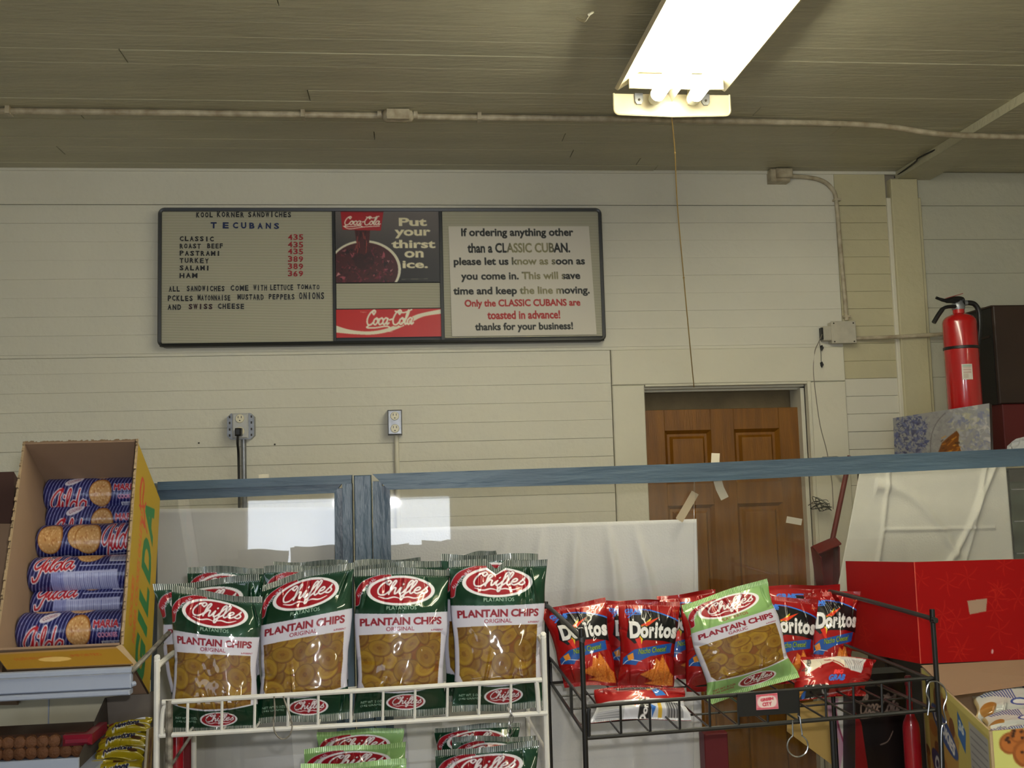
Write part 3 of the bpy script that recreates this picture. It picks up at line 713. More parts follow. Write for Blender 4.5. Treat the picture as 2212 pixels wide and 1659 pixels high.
def word(t, x0, x1, yc, h, m, bold=.02, ws=.72):
    n = len(t); 
    if n == 1: letter(t, lp, (x0+x1)/2, yc, h, m, (x1-x0), bold); return
    p = (x1-x0)/(n-1+ws)
    for i, ch in enumerate(t):
        w_ = p*ws*(1.15 if ch in 'MW' else .35 if ch == 'I' else 1)
        letter(ch, lp, x0+p*ws/2+i*p, yc+rnd.uniform(-.4, .4), h, m, w_, bold)
for t, x0, x1, y, h in (('KOOL', 421, 455, 469, 10), ('KORNER', 464, 520, 468, 10), ('SANDWICHES', 529, 619, 467, 10),
    ('CLASSIC', 387, 457, 521, 9), ('ROAST', 387, 430, 537, 9), ('BEEF', 444, 476, 536, 9), ('PASTRAMI', 387, 471, 552, 9), ('TURKEY', 387, 447, 568, 9),
    ('SALAMI', 387, 449, 584, 9), ('HAM', 387, 423, 600, 9), ('ALL', 365, 387, 629, 10), ('SANDWICHES', 402, 480, 627.5, 10), ('COME', 493, 530, 626, 10),
    ('WITH', 541, 569, 625, 10), ('LETTUCE', 576, 624, 624, 10), ('TOMATO', 633, 680, 622.5, 9), ('PCKLES', 363, 414, 648.5, 10), ('MAYONNAISE', 425, 492, 647, 10),
    ('MUSTARD', 508, 562, 645, 10), ('PEPPERS', 573, 627, 644, 10), ('ONIONS', 637, 690, 641.5, 13), ('AND', 363, 390, 668, 10), ('CHEESE', 467, 521, 665, 10)):
    word(t, x0, x1, y, h*1.15, LB, .03)
word('SWISS', 406, 455, 666, 11.5, LM, .04)
for t, x0, x1 in (('T', 451, 463), ('E', 476, 488), ('CUBANS', 497, 594)): word(t, x0, x1, 491.5, 13, LN, .035, .62)
for t, y in (('435', 515.5), ('435', 531.5), ('435', 546.5), ('389', 562.5), ('389', 578.5), ('369', 594)): word(t, 613, 645, y, 12.5, LR, .02, .8)
# drink poster
flat_print = print_mat('poster_print', .32, coat=.3, coat_rough=.15)
pc = Canvas(223, 160, (110, 102, 98))
for k in range(160):
    c = np.array([112, 104, 100])*(1-k/160)+np.array([22, 20, 22])*(k/160); pc.rect(0, k, 223, k+1.01, c)
pc.ell(61, 131, 78, 64, (222, 216, 190)); pc.ell(60, 132, 73, 60, (70, 22, 26))
rs = np.random.RandomState(5)
for k in range(230):
    a = rs.uniform(0, 6.28); d_ = math.sqrt(rs.rand())*.94; x, y = 60+d_*70*math.cos(a), 132+d_*57*math.sin(a)
    w = rs.uniform(3, 9); c = [(110, 32, 44), (58, 14, 20), (160, 76, 86), (34, 10, 14), (206, 140, 140), (124, 40, 70)][rs.choice(6, p=[.3, .25, .15, .2, .04, .06])]
    pc.poly([(x+rs.uniform(-w, w), y+rs.uniform(-w, w)) for _ in range(4)], c)
pc.ell(60, 110, 22, 22, (38, 10, 12), alpha=.6)
pc.poly([(41, 44), (74, 44), (70, 92), (62, 100), (47, 94)], (72, 18, 22))
for k in range(22):
    x = rs.uniform(43, 70); y = rs.uniform(46, 88); pc.stroke([(x, y), (x+rs.uniform(-2, 2), y+rs.uniform(6, 14))], 1.6, (150, 60, 50) if k % 2 else (44, 10, 12))
pc.poly([(11, 0), (104, 0), (97, 46), (15, 44)], (168, 18, 28)); pc.poly([(11, 0), (104, 0), (103, 6), (12, 5)], (120, 12, 20))
def coke(cv, x0, y0, x1, y1, w, c):
    script(cv, 'Coca-Cola', x0, y0, x1, y1, w, c, slant=.45)
    W_ = x1-x0; H_ = y1-y0
    cv.stroke([(x0+.10*W_, y1-.02*H_), (x0+.02*W_, y1+.2*H_), (x0+.2*W_, y1+.22*H_), (x0+.42*W_, y1+.12*H_), (x0+.5*W_, y1+.2*H_)], w*.9, c)
    cv.stroke([(x0+.62*W_, y0+.05*H_), (x0+.8*W_, y0+.16*H_), (x0+.97*W_, y0-.05*H_)], w*.9, c)
coke(pc, 18, 15, 96, 33, 2.5, (236, 226, 206)); pc.stroke([(17, 36), (30, 42), (60, 38), (94, 36)], 2, (236, 226, 206))
for t, X0, X1, Y0, Y1 in (('Put', 1828, 2038, 170, 235), ('your', 1795, 2065, 262, 330), ('thirst', 1770, 2100, 340, 405), ('on', 1865, 2010, 425, 478), ('ice.', 1850, 2040, 500, 558)):
    pc.text(t, (X0-1358)/3.456, (Y0-110)/3.456, (X1-1358)/3.456, (Y1-110)/3.456, (226, 216, 180), bold=.035)
pc.stroke([(140, 154), (196, 153)], .8, (150, 146, 120))
r = brect(714, 454, 938, 611); panel('drink_poster', [(r[0], YM-.003, r[3]), (r[1], YM-.003, r[3]), (r[1], YM-.003, r[2]), (r[0], YM-.003, r[2])], pc, flat_print, 224, 160, menu, .002)
sc_ = Canvas(231, 60, (196, 26, 20)); 
sc_.poly(smooth_path([(0, 34), (30, 43), (70, 47), (110, 41), (150, 24), (180, 11), (231, 1)], 6)+smooth_path([(231, 11), (190, 17), (160, 31), (120, 47), (80, 54), (40, 53), (0, 49)], 6), (232, 224, 196))
script(sc_, 'Coca-Cola', 64, 3, 168, 34, 5.4, (196, 26, 20), slant=.45); coke(sc_, 64, 3, 168, 33, 3.8, (238, 232, 208)); sc_.text('Enjoy', 53, 4, 66, 8, (226, 190, 170)); sc_.stroke([(108, 48.5), (122, 48.5)], .8, (230, 200, 180))
r = brect(716, 669, 944, 729); panel('logo_strip', [(r[0], YM-.004, r[3]), (r[1], YM-.004, r[3]), (r[1], YM-.004, r[2]), (r[0], YM-.004, r[2])], sc_, flat_print, 231, 60, menu, .003)
# paper notice (a separate sheet stuck on the right panel)
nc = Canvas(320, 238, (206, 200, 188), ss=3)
K = (28, 30, 30); RD = (168, 34, 34)
for t, x0, x1, y0, y1, c in (('If ordering anything other', 28, 283, 4, 26.5, K), ('than a CLASSIC CUBAN.', 41, 273, 36.5, 58, K), ('please let us know as soon as', 9, 305, 68, 89.5, K),
    ('you come in. This will save', 24, 292, 100, 121.5, K), ('time and keep the line moving.', 6, 311, 132, 153.5, K), ('Only the CLASSIC CUBANS are', 30, 288, 159.5, 179.5, RD),
    ('toasted in advance!', 79, 241, 184, 202.5, RD), ('thanks for your business!', 51, 268, 210, 231, K)):
    if t[0] in 'pyt' and any(ch in t for ch in 'gpqy') and t[0] != 'p': pass
    seg_m = nc.text(t, x0, y0, x1, y1, c, bold=.028)
    if c is K and y0 < 150 and y0 > 30:                     # probable lamp glare on the ink, painted into the lettering as olive stripes
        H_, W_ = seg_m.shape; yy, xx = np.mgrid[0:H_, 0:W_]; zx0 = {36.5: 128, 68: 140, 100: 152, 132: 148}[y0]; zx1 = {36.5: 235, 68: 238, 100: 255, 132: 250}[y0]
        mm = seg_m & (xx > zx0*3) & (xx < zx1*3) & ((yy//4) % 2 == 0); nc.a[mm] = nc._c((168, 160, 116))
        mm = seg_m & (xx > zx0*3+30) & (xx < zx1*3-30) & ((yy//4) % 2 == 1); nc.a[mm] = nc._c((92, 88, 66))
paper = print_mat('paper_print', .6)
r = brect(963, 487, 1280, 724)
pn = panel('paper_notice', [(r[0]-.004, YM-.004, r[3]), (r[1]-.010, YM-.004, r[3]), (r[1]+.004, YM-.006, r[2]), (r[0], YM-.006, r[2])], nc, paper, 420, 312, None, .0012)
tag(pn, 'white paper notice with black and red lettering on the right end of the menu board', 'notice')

# ================================================================== BLUE GLAZED SCREEN
YF = 2.25
def P(px, py, Y=YF): return at(px, py, Y)
def bar(mb, a, b, c, d, Y, dy):          # TL,TR,BR,BL pixel corners, front at Y, thickness dy
    return mb.slab([P(*a, Y), P(*b, Y), P(*c, Y), P(*d, Y)], (0, dy, 0))
g1 = thing('glazed_screen', P(550, 1700)*np.array([1, 1, 0])+np.array([0, 0, .921]), 'blue-framed glass screen behind the green snack bags, left section', 'screen')
zb_ = .921
def down(px_t, py_t, px_w, Y, zlow):
    """vertical stile from pixel top to z=zlow"""
    a = P(px_t, py_t, Y); b = P(px_w, py_t-.028*(px_w-px_t), Y); return a[0], b[0], a[2]
bar(MB(), (340, 1041), (759, 1026), (759, 1045), (340, 1059), YF, .045).build('top_rail', M['blueh'], g1)
bar(MB(), (340, 1059), (738, 1045), (722, 1065), (340, 1081), YF+.012, .03).build('rail_bead', M['blueh'], g1)
x0, x1, zt = down(739, 1045, 760, YF, zb_); MB().box(x0, x1, YF+.0008, YF+.045, zb_, zt).build('stile', M['blue'], g1)
x0, x1, zt = down(722, 1055, 739, YF+.012, zb_); MB().box(x0, x1, YF+.0125, YF+.042, zb_, zt).build('stile_bead', M['blue'], g1)
x0, x1, zt = down(300, 1045, 330, YF, zb_); MB().box(x0, x1, YF+.0008, YF+.045, zb_, zt).build('stile', M['blue'], g1)
ps = thing('screen_post', P(783, 1600)*np.array([1, 1, 0])+np.array([0, 0, .921]), 'blue wooden post between the two glass screens', 'post')
x0, x1, zt = down(764.5, 1027, 801, YF, zb_); MB().bbox(x0, x1, YF-.004, YF+.05, zb_, zt, .002).build('post', M['blue'], ps)
g2 = thing('glazed_screen', P(1500, 1700)*np.array([1, 1, 0])+np.array([0, 0, .921]), 'blue-framed glass screen with a long rail, right section in front of the door', 'screen')
bar(MB(), (804, 1024), (1500, 1001), (1500, 1041), (839, 1058), YF, .045).build('top_rail', M['blueh'], g2)
bar(MB(), (1500, 1001), (2700, 946), (2700, 983), (1500, 1041), YF, .045).build('top_rail', M['blueh'], g2)
x0, x1, zt = down(2664, 960, 2700, YF, zb_); MB().box(x0, x1, YF+.0008, YF+.045, zb_, zt).build('stile', M['blue'], g2)
x0, x1, zt = down(804.5, 1040, 825, YF, zb_); MB().box(x0, x1, YF+.0008, YF+.045, zb_, zt).build('stile', M['blue'], g2)
x0, x1, zt = down(825, 1050, 842, YF+.012, zb_); MB().box(x0, x1, YF+.0125, YF+.042, zb_, zt).build('stile_bead', M['blue'], g2)
glass = glass_mat('screen_glass', .02)
def pane(px0, px1, ptop, pbot, fpx, fpy, Y, parent):
    d0 = ray(fpx, fpy); n = -d0/np.linalg.norm(d0); mid = at((px0+px1)/2, 1350, Y)
    # reflect the lamp that sits 6 cm above the lens
    tgt = CAM+np.array([.03, .01, .065]); pp = at(fpx, fpy, Y); a = (CAM-pp)/np.linalg.norm(CAM-pp)+(tgt-pp)/np.linalg.norm(tgt-pp); n = a/np.linalg.norm(a)
    def hit(px, py): d = ray(px, py); return CAM+d*(np.dot(mid-CAM, n)/np.dot(d, n))
    q = [hit(px0, ptop(px0)), hit(px1, ptop(px1)), hit(px1, pbot), hit(px0, pbot)]
    for k in (2, 3): q[k][2] = max(q[k][2], zb_)
    MB().slab(q, -n*.003).build('pane', glass, parent)
    return n, mid
N1 = pane(322, 734, lambda x: 1068-.03*(x-360), 1770, 735, 1086, YF+.026, g1)
N2 = pane(834, 1500, lambda x: 1050-.03*(x-842), 1770, 849, 1084, YF+.026, g2)
a = P(1500, 1030, YF+.03); b = P(2660, 978, YF+.03); MB().box(a[0], b[0], YF+.026, YF+.030, zb_, b[2]-.005).build('pane', glass, g2)

def sheet(name, label, cat, quad, Y, nx, ny, fn, m, thick=.001, group=None):
    q = [np.array(p) for p in quad]; u, v = np.meshgrid(np.linspace(0, 1, nx+1), np.linspace(0, 1, ny+1)); U, Vv = u[..., None], v[..., None]
    G = q[0]*(1-U)*(1-Vv)+q[1]*U*(1-Vv)+q[2]*U*Vv+q[3]*(1-U)*Vv
    G[..., 1] += fn(u, v)
    o = mk(name, G.reshape(-1, 3), grid_faces(nx, ny), m, None, True)
    s = o.modifiers.new('thickness', 'SOLIDIFY'); s.thickness = thick
    return tag(o, label, cat, group)
clothm = mat('white_cloth', (208, 206, 196), .8, noise=.05, nscale=20, bump=.15, bscale=200)
papm = mat('white_backing_sheet', (212, 210, 204), .55, noise=.08, nscale=6, bump=.2, bscale=12)
YS = YF+.10
sheet('backing_sheet', 'pale grey sheet hung behind the left glass pane', 'sheet', [P(320, 1100, YS), P(757, 1094, YS), P(757, 1715, YS), P(320, 1715, YS)], YS, 60, 60,
      lambda u, v: .006*np.sin(u*5+v*2)+.003*np.sin(v*9-u*6)+.002*np.abs(np.sin(v*3+u*2.2)), papm)
def rf(u, v):
    w = 0
    for c_, s_, a_ in ((.52, .12, .020), (.62, .05, .020), (.72, -.05, .024), (.80, -.14, .020), (.42, .2, .012)):
        w = w-a_*np.exp(-((u-(c_-s_*(v-.0)*1.2))/(.012+.03*v))**2)*np.clip(v*6, 0, 1)
    return w+.006*np.sin(u*7+1)*v
curtm = mat('curtain_cloth', (232, 230, 226), .8, bump=.15, bscale=200)
sheet('white_curtain', 'white cloth hung behind the right glass pane, partly covering the door', 'cloth', [P(800, 1143, YS), P(1505, 1121, YS), P(1522, 1715, YS), P(800, 1715, YS)], YS, 160, 60, rf, curtm)
for px_, w_, lab in ((657, 60, 'narrow strip of white paper behind the left pane, below the second bag'), (905, 58, 'narrow strip of white paper behind the right pane, below the third bag')):
    q_ = [P(px_-w_/2, 1545, YF+.085), P(px_+w_/2, 1543, YF+.085), P(px_+w_/2-4, 1712, YF+.085), P(px_-w_/2+12, 1712, YF+.085)]
    tag(MB().slab(q_, (0, .001, 0)).build('paper_strip', mat('bright_paper', (236, 234, 226), .6)), lab, 'paper')  # white strips stand in for bright reflections in the panes
tape = mat('masking_tape', (206, 196, 172), .6); tape2 = mat('clear_tape', (176, 160, 134), .35)
def strip(label, pts, w, Y, m, name='tape_strip'):
    Q = []; 
    for i, p in enumerate(pts):
        a = np.array(pts[min(i+1, len(pts)-1)])-np.array(pts[max(i-1, 0)]); a = a/np.hypot(*a); nrm = np.array([-a[1], a[0]])*w/2
        Q.append((P(p[0]+nrm[0], p[1]+nrm[1], Y), P(p[0]-nrm[0], p[1]-nrm[1], Y)))
    V = [v for q in Q for v in q]; V += [v+np.array([0, .0008, 0]) for v in V]; n = len(Q)*2; F = []
    for i in range(len(Q)-1):
        a = 2*i; F += [(a, a+1, a+3, a+2), (n+a, n+a+2, n+a+3, n+a+1), (a, a+2, n+a+2, n+a), (a+1, n+a+1, n+a+3, a+3)]
    F += [(0, n, n+1, 1), (n-2, n-1, 2*n-1, 2*n-2)]
    return tag(MB().add(V, F).build(name, m), label, 'tape')
strip('curled strip of masking tape stuck over the blue rail in front of the door', [(1546, 979), (1545, 1000), (1548, 1030), (1555, 1055), (1566, 1077)], 18, YF+.048, tape)
strip('slanting clear tape on the glass above the white curtain corner', [(1502, 1064), (1486, 1092), (1467, 1124)], 17, YF+.034, tape2)
strip('short level piece of pale tape on the glass, right half of the door', [(1699, 1122), (1732, 1128)], 14, YF+.034, tape)
sc2 = strip('tiny wooden stub standing on the blue rail left of the post', [(559, 1030), (581, 1029)], 10, YF+.02, tape, 'wood_stub'); sc2['category'] = 'stub'

# ================================================================== FIRE EXTINGUISHER
red = mat('extinguisher_red', (176, 18, 20), .25, coat=.6)
YE = 3.08
ec = at(2078, 780, YE); rE = (at(2104, 780, YE)[0]-at(2038, 780, YE)[0])/2; zt = at(2070, 690, YE)[2]; zb = at(2000, 1016, 2.62)[2]+.001
ex = thing('fire_extinguisher', (ec[0], YE, zb), 'red fire extinguisher with black hose beside the dark cabinet, right of the wall post', 'fire extinguisher')
xE = ec[0]
MB().lathe([(rE*.9, zb), (rE, zb+.008), (rE, zt-.012), (rE*.96, zt-.002), (rE*.82, zt+.008), (rE*.5, zt+.016), (rE*.34, zt+.020), (rE*.34, zt+.042)], (xE, YE, 0), (0, 0, 1), 32).build('cylinder', red, ex)
zh = zt+.045
MB().lathe([(.020, zh-.012), (.022, zh), (.018, zh+.016), (.012, zh+.022)], (xE, YE, 0), (0, 0, 1), 16).build('valve', M['galv'], ex)
def epx(px, py, Y=YE-.01): return at(px, py, Y)
MB().tube(smooth_path([epx(2084, 655), epx(2062, 650), epx(2040, 649), epx(2022, 643)], 4), [.008]*8+[.006, .006]+[.005]*3, 8).build('carry_handle', M['black'], ex)
MB().tube(smooth_path([epx(2066, 662), epx(2042, 664), epx(2030, 676), epx(2017, 697)], 4), [.006]*6+[.008]*7, 8).build('squeeze_lever', M['black'], ex)
MB().tube(smooth_path([epx(2044, 650), epx(2062, 645), epx(2078, 646), epx(2078, 652)], 4), .008, 8).build('lever_top', M['black'], ex)
MB().tube(smooth_path([epx(2040, 646), epx(2052, 642), epx(2080, 634)], 4), .0012, 6).build('pin_tie', mat('red_tie', (150, 30, 25), .5), ex)
hs = MB().tube(smooth_path([epx(2076, 656), epx(2092, 654), epx(2106, 658), epx(2115, 675), epx(2116, 710), epx(2112, 750), epx(2109, 792)], 5), .0085, 10).build('hose', M['black'], ex)
MB().tube([epx(2109, 790), epx(2112, 814)], [.0075, .010], 10).build('nozzle', M['galv'], hs)
MB().tube([epx(2082, 655), epx(2088, 654)], .0095, 10).build('ferrule', M['galv'], hs)
zs = at(2070, 752, YE)[2]; MB().lathe([(rE+.0005, zs-.006), (rE+.0025, zs-.005), (rE+.0025, zs+.003), (rE+.0005, zs+.004)], (xE, YE, 0), (0, 0, 1), 32).build('strap', M['black'], ex)
lc = Canvas(24, 36, (216, 208, 196)); lc.rect(2, 2, 22, 6, (150, 176, 160)); lc.rect(3, 22, 14, 33, (190, 176, 160))
for k in range(8, 22, 3): lc.rect(3, k, 21, k+1.2, (168, 120, 110))
zz0, zz1 = at(2066, 823, YE)[2], at(2066, 790, YE)[2]; u_, v_ = np.meshgrid(np.linspace(-.44, .10, 13), np.linspace(0, 1, 19))
G = np.stack([xE-.006+(rE+.0008)*np.sin(u_*1.15), YE-(rE+.0008)*np.cos(u_*1.15)+u_*0, zz1+(zz0-zz1)*v_], -1); G[..., 0] += .001
surf('label', G, lc, paper, ex)

# ================================================================== COOLER, CLOTH AND THE THINGS ON IT
YK = 2.62
kx0 = at(1900, 1100, YK)[0]; kz = at(2000, 1016, YK)[2]
ck = thing('cooler', (kx0+.4, YK+.3, 0), 'black glass-front cooler behind the counter, mostly under the white cloth', 'cooler')
MB().bbox(kx0, kx0+.80, YK+.02, 2.745, .05, kz-.002, .004).build('body', mat('cooler_black', (24, 24, 24), .4), ck)
dxk = at(2181, 1100, YK)[0]
dk = MB().bbox(kx0+.01, dxk+.006, YK, YK+.019, .1, kz-.01, .003).build('door', M['black'], ck)
dk2 = MB().box(dxk+.008, kx0+.79, YK+.004, YK+.019, .12, kz-.04).build('glass_door', mat('cooler_dark_glass', (70, 84, 74), .12, noise=.5, nscale=14, tint=(30, 38, 32)), ck)
MB().box(dxk+.006, kx0+.80, YK, YK+.019, kz-.04, kz-.004).build('door_rail', M['black'], ck)
for k in range(3):
    z_ = kz-.06-.09*k; MB().box(dxk+.012, kx0+.78, YK+.001, YK+.004, z_-.003, z_).build('shelf_edge', M['galv'], ck)
YC_ = YK-.03
def cf(u, v):
    w = -.012*np.sin(np.clip(u, 0, 1)*3.1)*np.sin(v*3.1)**2
    w = w-.008*np.exp(-((v-.12-.55*(u-.15)**2*4)/.05)**2)*(u > .12)
    w = w-.010*np.exp(-((u-.92+.42*v)/.018)**2)*(v < .9)-.006*np.exp(-((u-.20)/.012)**2)-.007*np.exp(-((u-.86+.22*v)/.014)**2)
    w = w-.005*np.exp(-((v-.47)/.012)**2)*(u > .2)*(u < .9)
    w = w+.25*np.clip(.16-u, 0, 1)*v*0
    return w
sheet('draped_cloth', 'white cloth draped over the front of the cooler at right', 'cloth', [at(1857, 1020, YC_), at(2173, 1006, YC_), at(2196, 1290, YC_), at(1806, 1290, YC_)], YC_, 130, 90, cf, clothm, .0015)
# big picture box with gold bell
pcv = Canvas(208, 118, (150, 150, 152)); rs = np.random.RandomState(11)
for k in range(900):
    x = rs.uniform(0, 208); y = rs.uniform(0, 118); w = rs.uniform(4, 10)
    if x < 80: c = [(44, 56, 120), (70, 80, 140), (30, 38, 90), (110, 116, 156)][rs.randint(4)]
    elif x < 132: c = [(150, 150, 152), (164, 164, 166), (138, 138, 142)][rs.randint(3)]
    else: c = [(170, 172, 180), (196, 194, 190), (120, 128, 160), (150, 152, 168), (180, 178, 150)][rs.randint(5)]
    pcv.poly([(x+rs.uniform(-w, w), y+rs.uniform(-w, w)) for _ in range(4)], c, .8)
pcv.stroke([(86, 90), (90, 50), (104, 22), (122, 6)], 1.5, (90, 86, 90)); 
pcv.poly([(104, 84), (112, 66), (128, 54), (144, 44), (149, 52), (146, 68), (153, 90), (152, 118), (102, 118)], (120, 66, 14))
for k in range(30):
    x = rs.uniform(110, 144); y = rs.uniform(56, 114); pcv.stroke([(x, y), (x+rs.uniform(3, 9), y-rs.uniform(1, 5))], 1.8, [(190, 120, 20), (70, 36, 8), (212, 150, 50)][k % 3])
pb = thing('printed_box', (at(2035, 985, 2.9)[0], 2.95, kz), 'flat box printed blue and white with a gold bell, on top of the cooler', 'box')
qz = lambda p: np.array([p[0], p[1], max(p[2], kz+.0005)])
q4 = [at(1929, 903, 3.22), at(2137, 871, 2.66), at(2141, 1000, 2.66), at(1933, 1000, 3.22)]; q4[2][2] = q4[3][2] = kz+.001
panel('front_face', q4, pcv, flat_print, 160, 90, pb, .001, (30, 30, 30))
MB().slab([p+np.array([.0015, .0015, 0]) for p in q4], (.045, .06, 0)).build('carton_body', M['black'], pb)
cb_ = mat('cream_card', (216, 206, 180), .6)
MB().box(at(1952, 975, 2.52)[0], at(2105, 975, 2.52)[0], YK+.0, YK+.015, kz, kz+.024).build('card', cb_)
bpy.data.objects['card'].name = 'paper_card'; tag(bpy.data.objects['paper_card'], 'cream folded card lying along the front edge of the cooler top', 'card')
sx0 = at(1925, 985, 3.30)[0]
sh2 = thing('storage_shelf', (sx0+.4, 3.07, 0), 'shelf unit behind the cooler carrying extinguisher, cabinet and printed box', 'shelf')
MB().box(sx0, sx0+.95, 2.76, 3.38, kz-.03, kz).build('shelf_board', M['beige_wall'], sh2)
for e_ in (sx0, sx0+.93): MB().box(e_, e_+.02, 2.76, 3.38, 0, kz-.03).build('side_panel', M['beige_wall'], sh2)
brn = mat('dark_brown_cabinet', (52, 34, 26), .5, noise=.2, nscale=8)
YB1 = 3.2; cbx = at(2153, 760, YB1)[0]; czb, czt = at(2180, 872, YB1)[2], at(2170, 660, YB1)[2]
cab = thing('wooden_cabinet', (cbx+.2, 3.28, czb), 'dark brown wooden box cabinet beside the fire extinguisher', 'cabinet')
MB().box(cbx-.002, cbx+.4, YB1+.015, 3.375, czb, czt-.004).build('carcass', mat('cabinet_black', (20, 17, 16), .5), cab)
MB().bbox(cbx, cbx+.4, YB1, YB1+.015, czb+.001, czt, .003).build('front', brn, cab)
MB().box(cbx-.006, cbx+.4, YB1+.004, 3.378, czt-.004, czt+.002).build('top_edge', brn, cab)
MB().box(cbx-.0045, cbx-.002, YB1+.03, 3.36, at(2130, 735, 3.3)[2], at(2130, 735, 3.3)[2]+.008).build('side_batten', brn, cab)
MB().bbox(cbx+.01, cbx+.39, YB1+.005, 3.36, kz, czb-.001, .003).build('maroon_box', mat('maroon_box', (92, 16, 20), .5), None); tag(bpy.data.objects['maroon_box'], 'dark red carton under the brown cabinet at the right edge', 'box')
# crumpled white foil bag
m_ = MB(); c_ = at(2222, 948, 3.06); c_[2] = kz+.048; rs = np.random.RandomState(3); V = []; nu, nv = 26, 16
for j in range(nv+1):
    for i in range(nu):
        a = 2*math.pi*i/nu; b = math.pi*j/nv; d_ = np.array([math.cos(a)*math.sin(b)*.075, math.sin(a)*math.sin(b)*.04, -math.cos(b)*.048]); V.append(c_+d_*(1+rs.uniform(-.13, .10)))
for v in V: v[2] = max(v[2], kz+.0008)
F = [(j*nu+i, j*nu+(i+1) % nu, (j+1)*nu+(i+1) % nu, (j+1)*nu+i) for j in range(nv) for i in range(nu)]
tag(m_.add(V, F).build('crumpled_bag', mat('crumpled_white', (196, 198, 200), .3), smooth=False), 'crumpled white plastic bag on the cooler at the right edge', 'bag')

# ================================================================== DUSTPAN AND WIRES BY THE DOOR
dm = mat('dark_red_plastic', (112, 24, 26), .45, noise=.15, nscale=20); YP = 3.18
dp = thing('dustpan', at(1782, 1300, YP), 'dark red long-handled dustpan hanging between door and cooler', 'dustpan')
MB().tube([at(1836, 985, YP), at(1797, 1172, YP)], .0085, 10).build('handle', dm, dp)
pp = [at(1754, 1182, YP), at(1803, 1161, YP), at(1801, 1300, YP+.02), at(1771, 1300, YP+.02)]
MB().slab(pp, (0, .012, 0)).build('back_plate', dm, dp)
hp_ = at(1834, 994, YP); MB().tube([hp_, hp_+np.array([0, .1, .012]), (hp_[0], YW-.002, hp_[2]+.012)], .004, 6).build('hanging_hook', M['galv'], dp)
MB().slab([pp[0], pp[3], pp[3]+np.array([.0, -.05, 0]), pp[0]+np.array([.006, -.05, -.03])], (.004, 0, 0)).slab([pp[1], pp[2], pp[2]+np.array([0, -.05, 0]), pp[1]+np.array([-.006, -.05, -.03])], (-.004, 0, 0)).build('side_walls', dm, dp)
MB().slab([pp[0], pp[1], pp[1]+np.array([0, -.05, -.02]), pp[0]+np.array([0, -.05, -.02])], (0, 0, .004)).build('hood', dm, dp)
wb_ = MB(); rs = np.random.RandomState(8)
for k in range(9):
    a = at(1792+rs.uniform(-4, 6), 1088+rs.uniform(-14, 16), YW-.05); pts = [a]
    for t in (1, 2, 3): pts.append(at(1792-t*rs.uniform(8, 17), 1088+rs.uniform(-16, 18), YW-.05+rs.uniform(-.02, .02)))
    if k % 2: pts.append(a+np.array([0, 0, .01]))
    wb_.tube(smooth_path(pts, 5), .0012, 4)
tag(wb_.build('wire_tangle', M['black']), 'loose tangle of thin dark wires hanging beside the door jamb', 'wire')
